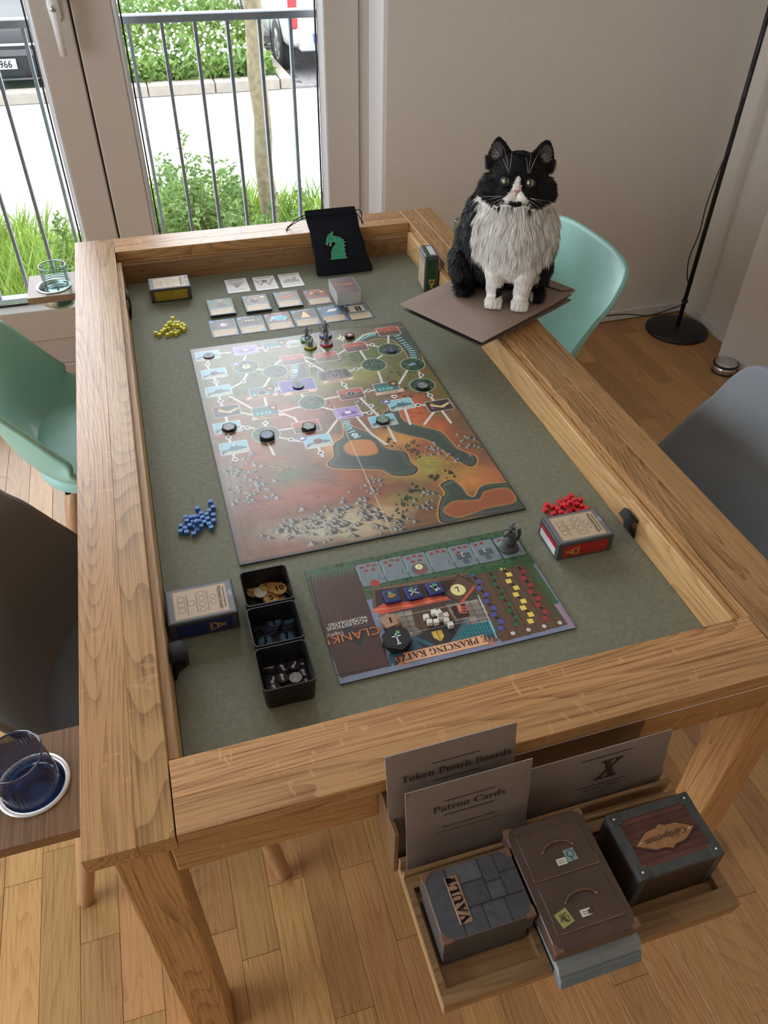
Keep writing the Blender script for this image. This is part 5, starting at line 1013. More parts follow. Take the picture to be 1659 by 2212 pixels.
G().prism([(.0115*math.cos(PI/3*i), .0115*math.sin(PI/3*i)) for i in range(6)], 0, .006).build('hex_tile', M_tokcore, o, world=False); G().prism([(.009*math.cos(PI/3*i), .009*math.sin(PI/3*i)) for i in range(6)], .006, .0063).build('printed_face', M_red, o, world=False); G().prism([(.004*math.cos(PI/3*i), .004*math.sin(PI/3*i)) for i in range(6)], .0063, .0065).build('printed_star', M_wt, o, world=False)
# player board tokens
FQ = lambda x, y, z: at(x/2.37+640, y/2.37+1100, z=z)
M_bt = pbr('royal_blue_token', (.03, .05, .30), .35, coat=.3); M_btf = pbr('pale_print', (.55, .62, .66), .4); M_btg = pbr('green_print', (.10, .38, .16), .4)
for i, (p, lb) in enumerate((((488, 443), 'blue square tile with a small creature, left of three on the tavern shelf'), ((600, 424), 'blue square tile with crossed sticks, middle of three on the tavern shelf'), ((710, 402), 'blue square tile with a white figure, right of three on the tavern shelf'))):
    q = FQ(*p, z=QZ+.006); o = empty('market_tile', (q.x, q.y, QZ+.0006), rz=.03*i-.02, label=lb, cat='tile', group='blue tiles on the tavern shelf')
    G().box(-.0125, .0125, -.0125, .0125, 0, .0058, bev=.0016, seg=2).build('tile_body', M_bt, o, world=False)
    G().box(-.0102, .0102, -.0102, .0102, .0058, .0060).build('inner_frame', M_tokb, o, world=False)
    zz = .0062
    if i == 0: G().prism([(-.008, -.001), (-.003, .004), (0, .006), (.003, .004), (.008, -.001), (.003, -.005), (-.004, -.005)], zz, zz+.0003).build('printed_figure', pbr('brown_print', (.35, .18, .08), .5), o, world=False)
    elif i == 1: G().box(-.009, .009, -.001, .0008, zz, zz+.0003, mat=Matrix.Rotation(.7, 4, 'Z')).box(-.009, .009, -.0012, .0008, zz, zz+.0003, mat=Matrix.Rotation(-.6, 4, 'Z')).build('printed_figure', M_btf, o, world=False); 
    else: G().box(-.009, .009, -.0014, .001, zz, zz+.0003, mat=Matrix.Rotation(-.7, 4, 'Z')).box(-.005, .007, -.0014, .001, zz, zz+.0003, mat=Matrix.Rotation(.9, 4, 'Z')).prism([(-.002, -.008), (.002, -.008), (.003, .004), (-.004, .004)], zz, zz+.0003).build('printed_figure', M_btf, o, world=False)
    G().lathe([(0, zz+.0004), (.0032, zz+.0004)], (-.002 if i < 2 else .001, .0055, 0), 14).build('printed_face', M_btg, o, world=False)
q = FQ(482, 568, z=QZ+.010); o = empty('info_token_stack', (q.x, q.y, QZ+.0006), label='stack of tan shield-shaped tokens marked i on the player board', cat='token'); M_tan = pbr('tan_token', (.42, .25, .16), .5, var=.2, vs=150)
for k in range(4): a = .25*k-.3; g = G().prism([(.0135*math.cos(t)*(1+.12*math.cos(5*t)), .0125*math.sin(t)*(1+.12*math.cos(5*t))) for t in np.linspace(0, 2*PI, 26)[:-1]], k*.0025, (k+1)*.0025-.0001, mat=Matrix.Translation((.0015*math.cos(3*k), .0015*math.sin(2*k), 0)) @ Matrix.Rotation(a, 4, 'Z')); g.build('token_piece', M_tan, o, world=False)
text('𝐢', .014, M_ink, o, None, matrix=Matrix.Translation((0, 0, .0103)) @ Matrix.Rotation(PI, 4, 'Z'), off=.0003)
hs = hexstack((515, 658), FQ, QZ+.0006, 4, 'stack of black hex tokens with a grey sword print on the player board', .046, M_tokcore)
G().box(-.0012, .0012, -.011, .008, 0, .0003).box(-.007, .007, .0015, .004, 0, .0003).box(-.003, .003, -.013, -.010, 0, .0003).build('printed_sword', M_btf, hs, world=False); hs.children[-1].location.z = .0107
G().lathe([(0, .0112), (.0035, .0112)], (.004, .009, 0), 14).build('green_print', M_btg, hs, world=False)
# miniatures
M_mini = pbr('grey_figure_plastic', (.20, .21, .23), .45)
def skin_figure(name, V, E, Rr, mat, parent, sub=1):
    me = bpy.data.meshes.new(name); me.from_pydata(V, E, []); o = bpy.data.objects.new('t', me); C.objects.link(o); md = o.modifiers.new('k', 'SKIN'); md.use_smooth_shade = True
    for i, r in enumerate(Rr): me.skin_vertices[0].data[i].radius = (r, r)
    me.skin_vertices[0].data[0].use_root = True
    if sub: s = o.modifiers.new('s', 'SUBSURF'); s.levels = s.render_levels = sub
    dg = bpy.context.evaluated_depsgraph_get(); dg.update(); m2 = bpy.data.meshes.new_from_object(o.evaluated_get(dg)); m2.name = name; bpy.data.objects.remove(o); bpy.data.meshes.remove(me); m2.materials.clear()
    return link(name, m2, mat, parent)
def mini(p, col, cn, label, pose):
    q = F3(*p, z=BT+.002); o = empty('hero_figure', (q.x, q.y, BT), rz=pose.get('rz', 0), label=label, cat='figurine', group='grey hero figures on the map')
    G().lathe([(.0138, 0), (.0150, .0008), (.0150, .0035), (.0140, .0045), (.0132, .0045), (.0132, .001)], n=40).build('base_ring', pbr(cn+'_ring', col, .4), o, world=False)
    G().lathe([(0, .0038), (.0132, .0038)], n=32).build('base_plate', M_mini, o, world=False)
    H0 = pose.get('h', .030); b = .0036+pose.get('z', 0); k = H0/.030
    V = [(0, 0, b+.0135*k), (-.0022*k, 0, b+.0125*k), (-.0035*k, -.001, b+.006*k), (-.004*k, -.001, b), (.0022*k, 0, b+.0125*k), (.0038*k, -.002, b+.006*k), (.0045*k, .001, b), (0, 0, b+.019*k), (0, 0, b+.0225*k), (0, -.0005, b+.0245*k), (0, -.001, b+.0275*k)]
    E = [(0, 1), (1, 2), (2, 3), (0, 4), (4, 5), (5, 6), (0, 7), (7, 8), (8, 9), (9, 10)]; Rr = [.0030*k, .0022*k, .0017*k, .0016*k, .0022*k, .0017*k, .0016*k, .0030*k, .0031*k, .0013*k, .0022*k]
    for sx, arm in ((-1, pose['l']), (1, pose['r'])):
        i0 = len(V); V += [(sx*.0036*k, 0, b+.0220*k)]+[(a*k, c*k, b+d*k) for a, c, d in arm]; E += [(8, i0), (i0, i0+1), (i0+1, i0+2)]; Rr += [.0016*k, .0013*k, .0011*k]
    skin_figure('figure', V, E, Rr, M_mini, o)
    g = G()
    if pose.get('bow'): g.tube([(pose['bow']*.009*k, -.001, b+.008*k), (pose['bow']*.0125*k, -.001, b+.017*k), (pose['bow']*.009*k, -.001, b+.027*k)], .0006, 6)
    if pose.get('sword'): g.tube([(pose['sword']*.008*k, -.004, b+.016*k), (pose['sword']*.015*k, -.004, b+.022*k)], [.0009, .0003], 6)
    if pose.get('cape'): g.tube([(0, .0015, b+.0225*k), (0, .0035, b+.014*k), (.001, .0045, b+.004*k)], [.0025, .0038, .0045], 10)
    if pose.get('block'): g.box(-.0055, .0055, -.004, .004, .0038, .0138, bev=.0005)
    g.sphere((0, -.0002, b+.0285*k), .0024*k, 8).build('gear', M_mini, o, world=False); return o
mini((778, 155), (.05, .42, .12), 'green', 'grey archer figure on a green base ring', dict(l=[(-.006, -.001, .018), (-.010, -.002, .021)], r=[(.006, -.002, .018), (.009, -.004, .021)], bow=1, h=.031, cape=1))
mini((898, 130), (.03, .14, .50), 'blue', 'tall grey swordsman figure on a blue base ring', dict(l=[(-.006, -.001, .018), (-.009, -.003, .015)], r=[(.006, -.002, .018), (.0035, -.004, .014)], bow=-1, h=.036, cape=1))
mini((800, 198), (.72, .66, .08), 'yellow', 'grey figure crouched on a block over a yellow base ring', dict(l=[(-.005, -.002, .017), (-.003, -.005, .016)], r=[(.005, -.002, .017), (.003, -.005, .015)], z=.010, h=.018, block=1))
mini((903, 183), (.62, .03, .08), 'red', 'grey fighter figure hunched over a red base ring', dict(l=[(-.006, -.002, .019), (-.009, -.004, .022)], r=[(.006, -.002, .018), (.003, -.006, .013)], sword=-1, h=.027, cape=1))
# dragon marker
q = FQ(1083, 195, z=QZ); DG = empty('dragon_figure', (q.x, q.y, QZ+.0006), rz=-.15, label='dark grey dragon bust with wing standing on the track end', cat='figurine')
M_drag = pbr('dark_figure_plastic', (.055, .062, .068), .42, spec=.6)
G().lathe([(0, 0), (.0175, 0), (.0180, .0015), (.0170, .004), (.0150, .0055), (0, .0058)], n=40).build('base', M_drag, DG, world=False)
skin_figure('neck_and_head', [(.002, .002, .0055), (.004, .001, .014), (.005, 0, .022), (.002, -.001, .030), (-.003, -.002, .034), (-.008, -.003, .033), (-.0125, -.003, .0305)], [(i, i+1) for i in range(6)], [.0118, .0105, .009, .0075, .0062, .0042, .0026], M_drag, DG)
g = G(); 
for k in range(9): t = k/8; a = (.012+.003*math.sin(t*3), .002, .010+.024*t); g.tube([a, (a[0]+.0065, .0035, a[2]+.004)], [.0028, .0003], 6)
for k in range(4): g.tube([(.006-.003*k, .001, .037+.001*k), (.010-.003*k, .0025, .042+.001*k)], [.0018, .0003], 6)
g.build('spines', M_drag, DG, world=False)
G().tube([(-.001, -.003, .037), (-.001, -.004, .044), (.003, -.004, .051)], [.0024, .0018, .0003], 8).tube([(-.001, .003, .037), (0, .005, .045), (.005, .006, .052)], [.0024, .002, .0004], 8).build('horns', M_drag, DG, world=False)
G().prism([(-.004, .036), (-.002, .048), (.002, .056), (.007, .058), (.005, .050), (.004, .042), (.002, .037)], -.0006, .0006, mat=Matrix.Rotation(PI/2, 4, 'X')).build('ear_fin', M_mini, DG, world=False)
G().tube([(-.006, -.0022, .029), (-.0115, -.0022, .0265)], [.0026, .0012], 8).build('jaw', M_drag, DG, world=False)
# ================================================================ velvet bag leaning on the far rail
M_velvet = pbr('black_velvet', (.006, .007, .012), .9, var=.3, vs=60, bump=.3, bs=700, spec=.2)
sv = Vector((0, .1203, .080)).normalized(); nv = Vector((0, -sv.z, sv.y)); o0 = Vector((.686, -.214, FELT+.0015))
BG = empty('drawstring_bag', (.686, -.214, FELT), label='black velvet drawstring bag with a green dragon emblem leaning on the far rail', cat='bag')
def bagp(u, v, side):
    hw = .079-.006*v-.004*math.sin(v*PI)+.001*math.sin(v*17); hw *= (1 if v > .04 else .965+.9*v)
    x = (u-.5)*2*hw; th = .0065*math.sqrt(max(0, 1-(abs(2*u-1))**4))*(.25+.75*math.sin(min(1, v*1.15+.08)*PI)**.6)+.0006*noise.noise(Vector((u*6, v*7, side)))
    return o0+Vector((x+.002*v, 0, 0))+sv*(v*.207)+nv*(th*(1 if side else -.15)+.0042)
G().grid(lambda a, b: bagp(a, b, 1), 24, 26).grid(lambda a, b: bagp(1-a, b, 0), 24, 26).build('pouch', M_velvet, BG)
G().tube([bagp(t/10, .905, 1)+nv*.0002 for t in range(11)], .0012, 6).build('drawstring_channel', M_velvet, BG)
def onbag(px, py, off=.012):
    d = at(px, py, z=.5)-CAM; P0 = o0+nv*off; return CAM+d*((P0-CAM).dot(nv)/d.dot(nv))
EM = [(893, 450), (897, 480), (880, 525), (912, 522), (915, 538), (945, 525), (942, 545), (975, 528), (970, 550), (1030, 545), (1010, 565), (1075, 585), (1045, 595), (1103, 628), (1062, 635), (1105, 695), (1070, 690), (1103, 758), (1072, 752), (1112, 825), (1080, 815), (1135, 885), (862, 907), (882, 855), (875, 790), (890, 740), (905, 700), (935, 680), (945, 650), (930, 620), (900, 612), (875, 635), (870, 690), (835, 688), (845, 640), (830, 625), (815, 640), (808, 682), (775, 645), (798, 640), (793, 590), (812, 540), (815, 515), (850, 490)]
M_emb = pbr('green_embroidery', (.03, .32, .16), .6, var=.35, vs=260); M_embl = pbr('pale_green_embroidery', (.42, .70, .52), .6)
nb = bmesh.new(); vs = [nb.verts.new(onbag(x/7.54+600, y/7.54+440)) for x, y in EM]; f = nb.faces.new(vs); bmesh.ops.triangulate(nb, faces=[f]); r_ = bmesh.ops.extrude_face_region(nb, geom=nb.faces[:]); bmesh.ops.translate(nb, verts=[v for v in r_['geom'] if isinstance(v, bmesh.types.BMVert)], vec=nv*.0008)
g = G(); g._add(nb); em = g.build('dragon_emblem', M_emb, BG)
pts = [onbag(x/7.54+600, y/7.54+440, .0132) for x, y in EM]; G().tube(pts+[pts[0]], .00045, 5).build('emblem_outline', M_embl, em)
def cord(pts, r=.0013): G().tube(smooth(pts), r, 7).build('drawstring', M_velvet, BG)
tl_, tr_ = bagp(0.02, .93, 1), bagp(.98, .93, 1)
kx = at(622, 492, z=.7625); k2 = at(618, 497, z=.7625)
cord([tl_, tl_+Vector((-.006, .0, .0)), tl_.lerp(kx, .5)+Vector((-.004, 0, .004)), kx+Vector((.002, .002, .001)), k2]); cord([tl_+Vector((0, -.002, -.004)), tl_.lerp(kx, .5)+Vector((.003, 0, .001)), kx+Vector((.002, 0, .001)), k2+Vector((.001, -.002, 0))])
G().sphere(kx+Vector((.001, .001, .0015)), .0028, 8).build('cord_knot', M_velvet, BG)
cord([tr_, tr_+Vector((.010, .0, .002)), tr_+Vector((.018, -.006, -.006)), tr_+Vector((.013, -.02, -.016)), tr_+Vector((.012, -.030, -.026))]); cord([tr_+Vector((0, -.003, -.003)), tr_+Vector((.005, -.01, -.008)), tr_+Vector((.013, -.024, -.020)), tr_+Vector((.015, -.034, -.028))])
# ================================================================ envelopes under the cat
M_kraft = pbr('kraft_paper', (.31, .225, .185), .8, var=.04, vs=9, bump=.2, bs=60); M_kraftd = pbr('dark_envelope', (.045, .045, .05), .7)
def envelope(c, ang, L_, W_, z, mat, label, th=.003, flap=True, sag=0):
    o = empty('envelope', (c[0], c[1], z), rz=ang, label=label, cat='envelope', group='envelopes stacked under the cat')
    g = G(); bend = lambda x, y: -.014*max(0, (-x-.02)/.17)**2*sag+.006*max(0, (x-.05)/.13)**2
    def top(u, v): x, y = (u-.5)*L_, (v-.5)*W_; e = min(u, 1-u, v, 1-v); return Vector((x, y, th*(.35+.65*min(1, e*9))+bend(x, y)))
    def bot(u, v): x, y = (.5-u)*L_, (v-.5)*W_; e = min(u, 1-u, v, 1-v); return Vector((x, y, th*(.35-.35*min(1, e*9))+bend(x, y)))
    g.grid(top, 24, 16).grid(bot, 24, 16); ob = g.build('sleeve', mat, o, world=False)
    if flap: 
        g = G(); fl = [(L_/2-.001, -W_/2+.004), (L_/2-.001, W_/2-.004), (L_/2-.030, W_/2-.02), (L_/2-.040, 0), (L_/2-.030, -W_/2+.02)]
        g.prism(fl, th+.0052, th+.0058); g.build('flap', mat, o, world=False)
    return o
EC = ((.707+1.134)/2, (-.61-.663)/2); EA = math.atan2(-.663+.826, 1.134-.827); zt_ = TOPZ
for k, (dx, dy, da, m, lb) in enumerate(((.004, -.003, -.035, M_kraft, 'kraft envelope at the bottom of the stack under the cat'), (-.004, .004, .02, M_kraftd, 'dark envelope second from the bottom under the cat'), (.006, .0, -.01, M_kraft, 'kraft envelope in the middle of the stack under the cat'), (.0, .003, .03, M_kraftd, 'dark envelope second from the top under the cat'))):
    envelope((EC[0]+dx, EC[1]+dy), EA+da, .326, .228, zt_+.0003+k*.0046, m, lb, th=.0042, flap=False)
top_env = envelope(EC, EA, .346, .246, zt_+.0003+4*.0046, M_kraft, 'large kraft envelope on which the black and white cat sits', th=.0040)
ENVZ = zt_+.0003+4*.0046+.0042
# ================================================================ accessory rack at the near end
M_rack = wood('oak_rack', (.42, .25, .115), (.24, .125, .05), 0, rough=.45, ring=9)
M_dkoak = wood('dark_oak', (.22, .12, .055), (.12, .06, .025), 0, rough=.5)
RK = empty('accessory_rack', (.53, -1.83, .616), label='oak rack hooked to the near end of the table holding boxes and envelopes', cat='rack')
ZB, ZP, ZT = .616, .628, .642
rx0, rx1, ry0, ry1 = .3435, .716, -1.9275, -1.752
P1 = (.3515, .4635, -1.912, -1.802); P3 = (.5850, .7020, -1.905, -1.802); P2 = (.4715, .577, ry0, -1.80)
G().box(rx0, rx1, ry0, ry1, ZB, ZP, bev=.0015).build('base_board', M_rack, RK)
g = G()
for a in ((rx0, P1[0], ry0, -1.80), (P1[1], P2[0], ry0, -1.80), (P2[1], P3[0], ry0, -1.80), (P3[1], rx1, ry0, -1.80), (P1[0], P1[1], ry0, P1[2]), (P3[0], P3[1], ry0, P3[2]), (rx0, rx1, -1.80, -1.786)): g.box(a[0], a[1], a[2], a[3], ZP, ZT)
g.build('pocket_frame', M_rack, RK)
for y0 in (-1.7855, -1.7700, -1.7545): G().box(rx0, rx1+.004, y0, y0+.0055, ZP, ZT+.010 if y0 > -1.78 else ZT+.006, bev=.0012).build('slot_strip', M_rack, RK)
G().box(.337, .3434, -1.765, -1.702, ZB, .7115, bev=.001).build('hanger', M_dkoak, RK);
G().box(.345, .705, -1.7075, -1.6985, .632, .7110).build('back_board', M_dkoak, RK)
# lettered envelopes standing in the slots, leaning back
M_card_env = pbr('printed_envelope', (.25, .19, .155), .75, var=.03, vs=8)
def stand_env(x0, x1, yb, zb, L_, lean, label, rz=0.0, th=.0045):
    o = empty('lettered_envelope', ((x0+x1)/2, yb, zb), rot=(-lean, 0, rz), label=label, cat='envelope', group='lettered envelopes in the rack'); W_ = x1-x0
    g = G(); e_ = lambda u, v: min(1, min(u, 1-u, v, 1-v)*14)
    g.grid(lambda u, v: Vector(((u-.5)*W_, -th*(.3+.2*e_(u, v)), v*L_)), 14, 14).grid(lambda u, v: Vector(((.5-u)*W_, th*(.1*e_(u, v)), v*L_)), 14, 14)
    nbx = g.build('sleeve', M_card_env, o, world=False); G().box(-W_/2, W_/2, -th*.3, 0, 0, L_, bev=.0004).build('rim_edge', pbr('envelope_edge', (.55, .50, .45), .7), o, world=False); return o
def etext(o, s, x, z, size, off=.0, sx=1, mat=None): text(s, size, mat or M_ink2, o, None, matrix=Matrix.Translation((x, -.0030, z)) @ Matrix.Rotation(PI/2, 4, 'X'), off=off, sx=sx)
def ebar(o, x0, x1, z, w_=.0009): G().box(x0, x1, -.0031, -.0027, z, z+w_).build('printed_rule', M_ink2, o, world=False)
e1 = stand_env(.3365, .4965, -1.7580, ZP+.0004, .189, .19, 'tallest envelope printed Token Punch Boards at the back of the rack')
etext(e1, '𝐓𝐨𝐤𝐞𝐧 𝐏𝐮𝐧𝐜𝐡 𝐁𝐨𝐚𝐫𝐝𝐬', .006, .146, .0152); ebar(e1, -.025, .034, .160); ebar(e1, -.025, .034, .131)
e2 = stand_env(.3520, .5090, -1.7735, ZP+.0004, .150, .15, 'envelope printed Patron Cards in front of the tallest one')
etext(e2, '𝐏𝐚𝐭𝐫𝐨𝐧 𝐂𝐚𝐫𝐝𝐬', .0, .107, .0158); ebar(e2, -.032, .032, .119); ebar(e2, -.032, .032, .0935)
etext(e2, '𝐓𝐡𝐞 𝐬𝐞𝐭𝐬 𝐨𝐩𝐞𝐧 𝐮𝐧𝐭𝐢𝐥 𝐢𝐧𝐬𝐭𝐫𝐮𝐜𝐭𝐞𝐝.', 0, .072, .0052); etext(e2, 'The Power of Patrons will stay while no one Wins.', 0, .063, .0042)
e3 = stand_env(.5170, .7130, -1.7580, ZP+.0004, .110, .13, 'envelope printed with a large X standing on the right of the rack')
etext(e3, '𝑿', .012, .068, .050, off=.0008); ebar(e3, -.030, .042, .0965); ebar(e3, -.030, .042, .042); etext(e3, '𝐃𝐎 𝐍𝐎𝐓 𝐎𝐏𝐄𝐍', .005, .0345, .0072); etext(e3, 'UNTIL INSTRUCTED', .005, .026, .0046)
# vault box
M_bronze = pbr('bronze_print', (.20, .115, .07), .4, .25, var=.15, vs=200); M_bronzed = pbr('dark_bronze_print', (.13, .075, .05), .5)
M_slate = pbr('slate_box', (.060, .061, .064), .4, var=.2, vs=60)
def corners(o, x0, x1, y0, y1, zt, s=.011, mat=None, depth=.006):
    for sx, sy in ((0, 0), (1, 0), (0, 1), (1, 1)):
        ax, ay = (x1 if sx else x0), (y1 if sy else y0); dx, dy = (-1 if sx else 1), (-1 if sy else 1); P_ = [(0, 0), (s, 0), (s, s*.35), (s*.6, s*.45), (s*.45, s*.6), (s*.35, s), (0, s)]
        q = [(ax+a*dx-.0004*dx, ay+b*dy-.0004*dy) for a, b in P_]; G().prism(q, zt-depth, zt+.0009).build('corner_plate', mat or M_bronze, o)
VB = empty('vault_box', (.404, -1.850, ZP), label='grey stone-patterned box lettered VAULT at the left of the rack', cat='box')
vx0, vx1, vy0, vy1, vz = .3535, .4605, -1.8885, -1.8115, .702
G().box(vx0+.003, vx1-.003, vy0+.003, vy1-.003, ZP+.0004, .672, bev=.0006).build('inner_box', M_slate, VB)
G().box(vx0, vx1, vy0, vy1, .668, vz, bev=.0008).build('lid', M_slate, VB)
R2 = Ras(vx1-vx0-.001, vy1-vy0-.001, .0007, (92, 94, 98), k=.75)
r = random.Random(4); W_, H_ = R2.W, R2.H
for (a, b, c, d) in ((0, .25, .0, 1), (.25, .5, .0, .36), (.25, .62, .36, .70), (.25, .62, .70, 1), (.5, .75, 0, .36), (.62, .80, .36, .62), (.62, .80, .62, 1), (.75, 1, 0, .36), (.80, 1, .36, .7), (.80, 1, .7, 1)):
    g_ = r.randint(-14, 14); R2.rect(a*W_, b*W_, c*H_, d*H_, (40, 42, 46)); R2.rect(a*W_+.0008, b*W_-.0008, c*H_+.0008, d*H_-.0008, (94+g_, 98+g_, 108+g_), rnd_=.002)
nn_ = fbm(R2.ny, R2.nx, 14, 3); R2.a *= (.75+.5*nn_)[..., None]
for i in range(4): x_, y = r.uniform(.4, .9)*W_, r.uniform(.1, .9)*H_; R2.line([(x_, y), (x_+.006, y-.004), (x_+.008, y-.011)], .0006, (34, 36, 40))
R2.rect(0, W_, 0, .0012, (140, 104, 84)); R2.rect(0, W_, H_-.0012, H_, (110, 90, 80)); R2.rect(0, .0012, 0, H_, (150, 110, 88)); R2.rect(W_-.0012, W_, 0, H_, (140, 104, 84))
R2.mesh('stone_print', M_print, VB, (vx0+.0005, vy0+.0005, vz+.0003)); corners(VB, vx0, vx1, vy0, vy1, vz)
pc = at(990, 1943, z=vz); 
G().box(pc.x-.0075, pc.x+.0075, pc.y-.026, pc.y+.026, vz+.0003, vz+.0012, bev=.0004).build('name_plate', pbr('plate_bronze', (.34, .21, .13), .45, .1, var=.2, vs=150), VB); text('𝐕𝐀𝐔𝐋𝐓', .0155, M_ink, VB, (pc.x, pc.y, vz+.0015), (0, 0, PI/2+.03), off=.0002)
# filing cabinet box
CBX = empty('cabinet_box', (.512, -1.86, .6549), label='flat brown box printed as two filing drawers with handles and notes', cat='box')
cx0, cx1, cy0, cy1, cz1 = .4640, .5640, -1.9310, -1.7915, .702
M_brown = pbr('brown_leather_print', (.085, .052, .040), .38, var=.15, vs=30); M_brownd = pbr('brown_shadow_print', (.05, .034, .028), .5)
G().box(cx0, cx1, cy0, cy1, .679, cz1, bev=.0009).build('lid', M_brown, CBX); G().box(cx0+.012, cx1-.012, cy0+.012, cy1-.012, .6549, .6788).build('inner_box', M_brownd, CBX)
for y0, y1 in ((cy0+.016, cy0+.066), (cy0+.074, cy1-.012)):
    G().box(cx0+.010, cx1-.010, y0, y1, cz1, cz1+.0008, bev=.0003).build('drawer_front', M_brown, CBX)
    G().box(cx0+.009, cx1-.009, y0-.001, y0+.0004, cz1, cz1+.0012).box(cx0+.009, cx0+.010, y0, y0+.012, cz1, cz1+.0012).box(cx1-.010, cx1-.009, y0, y0+.012, cz1, cz1+.0012).build('drawer_edge', M_bronze, CBX)
    ym = y0+.030; xm = (cx0+cx1)/2+.002
    G().tube(smooth([(xm-.019, ym-.002, cz1+.001), (xm-.013, ym+.003, cz1+.003), (xm, ym+.0055, cz1+.0035), (xm+.013, ym+.003, cz1+.003), (xm+.019, ym-.002, cz1+.001)]), .0010, 6).sphere((xm-.019, ym-.002, cz1+.0015), .0018, 6).sphere((xm+.019, ym-.002, cz1+.0015), .0018, 6).sphere((xm, ym+.0055, cz1+.003), .0016, 6).build('drawer_handle', M_bronze, CBX)
    G().box(xm-.0085, xm+.0035, ym-.021, ym-.0135, cz1+.0009, cz1+.0013).build('paper_label', M_cream, CBX); G().box(xm-.0065, xm+.0005, ym-.0165, ym-.0160, cz1+.0013, cz1+.0014).box(xm-.0065, xm+.0015, ym-.0188, ym-.0183, cz1+.0013, cz1+.0014).build('label_scribble', M_ink, CBX)
xm = (cx0+cx1)/2
G().box(-.0065, .0065, -.007, .007, 0, .0005, mat=Matrix.Translation((xm+.0125, cy1-.0485, cz1+.0010)) @ Matrix.Rotation(.06, 4, 'Z')).build('blue_note', pbr('blue_note', (.22, .34, .36), .7), CBX)
G().tube([(xm+.0125+.004*math.cos(a), cy1-.047+.004*math.sin(a), cz1+.0017) for a in np.linspace(0, 6.2, 16)], .0003, 4).tube([(xm+.0125, cy1-.0505, cz1+.0017), (xm+.0125, cy1-.055, cz1+.0017)], .0003, 4).build('note_sketch', M_ink, CBX)
G().box(-.008, .008, -.008, .008, 0, .0005, mat=Matrix.Translation((xm-.026, cy0+.030, cz1+.0010)) @ Matrix.Rotation(.25, 4, 'Z')).build('yellow_note', pbr('yellow_note', (.42, .40, .14), .7), CBX)
r = random.Random(5); G().tube([(xm-.026+r.uniform(-.0055, .0055), cy0+.030+r.uniform(-.006, .006), cz1+.0017) for _ in range(14)], .0003, 4).build('note_sketch', M_ink, CBX)
G().lathe([(0, .0014), (.0026, .0014), (.0032, 0)], (xm+.004, cy0+.0285, cz1+.0006), 18).build('keyhole_plate', M_bronze, CBX); G().box(xm+.0034, xm+.0046, cy0+.027, cy0+.030, cz1+.002, cz1+.0022).build('keyhole', M_ink, CBX)
corners(CBX, cx0, cx1, cy0, cy1, cz1, .0095)
# grey booklets under it
M_bk = pbr('pale_grey_paper', (.30, .33, .32), .6); M_bk2 = pbr('blue_grey_paper', (.19, .22, .24), .6)
for nm, z0, z1, ye, m, lb, x0, x1 in (('booklet', ZP+.0004, .6440, -1.946, M_bk2, 'blue-grey booklet at the bottom of the rack centre, curling over its front', .4735, .5755), ('booklet', .6445, .6545, -1.938, M_bk, 'pale grey booklet directly under the brown filing-drawer box', .4735, .5765)):
    o = empty(nm, (.525, -1.87, z0), label=lb, cat='booklet', group='booklets in the rack'); n = 4 if m is M_bk2 else 5
    for k in range(n):
        a, b = z0+(z1-z0)*k/n+.0001, z0+(z1-z0)*(k+1)/n-.0001; yk = ye+.0012*k
        prof = [(-1.802, a), (yk+.004, a), (yk, a-.0), (yk, b), (-1.802, b)]
        G().box(x0, x1, yk, -1.802, a, b, bev=min(.0012, (b-a)*.3)).build('sheet_fold', m, o)
# cardporium box
CP = empty('chest_box', (.644, -1.85, ZP), label='square chest box with iron edges and plaque reading Cardporium at the right of the rack', cat='box')
M_iron = pbr('iron_print', (.062, .070, .068), .4, .2, var=.25, vs=80); M_red2 = pbr('red_wood_print', (.16, .062, .042), .45, var=.3, vs=50); M_dark2 = pbr('dark_wood_print', (.045, .024, .018), .5)
px0, px1, py0, py1, pz = .5885, .6985, -1.8900, -1.8110, .704
G().box(px0, px1, py0, py1, ZP+.0004, pz, bev=.0010).build('carton', M_dark2, CP)
R2 = Ras(px1-px0, py1-py0, .0008, (108, 60, 48), k=.75)
for k in range(9): y = R2.H*k/9; g_ = (k*37) % 22-11; R2.rect(0, R2.W, y+.0005, y+R2.H/9, (112+g_, 60+g_//2, 50+g_//2)); R2.line([(0, y), (R2.W*.4, y+.0004), (R2.W, y-.0003)], .0008, (40, 22, 20)); 
R2.a *= (.7+.6*fbm(R2.ny, R2.nx, 6, 8))[..., None]; R2.mesh('plank_print', M_print, CP, (px0, py0, pz+.0002))
bw = .0105
g = G().box(px0-.0003, px1+.0003, py0-.0003, py0+bw, pz-.007, pz+.0010).box(px0-.0003, px1+.0003, py1-bw, py1+.0003, pz-.007, pz+.0010).box(px0-.0003, px0+bw, py0+bw, py1-bw, pz-.007, pz+.0010).box(px1-bw, px1+.0003, py0+bw, py1-bw, pz-.007, pz+.0010)
for ax in (px0-.0005, px1-.0095): g.box(ax, ax+.010, py0-.0006, py0+.004, ZP+.001, pz-.007).box(ax, ax+.010, py1-.004, py1+.0006, ZP+.001, pz-.007)
for ay in (py0, py1-.0095): g.box(px0-.0006, px0+.002, ay, ay+.0095, ZP+.001, pz-.007)
g.build('iron_band', M_iron, CP)
for sx in (px0+.0068, px1-.0068):
    for sy in (py0+.0068, py1-.0068): o = G().box(sx-.0074, sx+.0074, sy-.0074, sy+.0074, pz+.0006, pz+.0017, bev=.0003).build('corner_plate', M_iron, CP); G().sphere((sx, sy, pz+.0018), .0018, 8).build('rivet', M_steel, o)
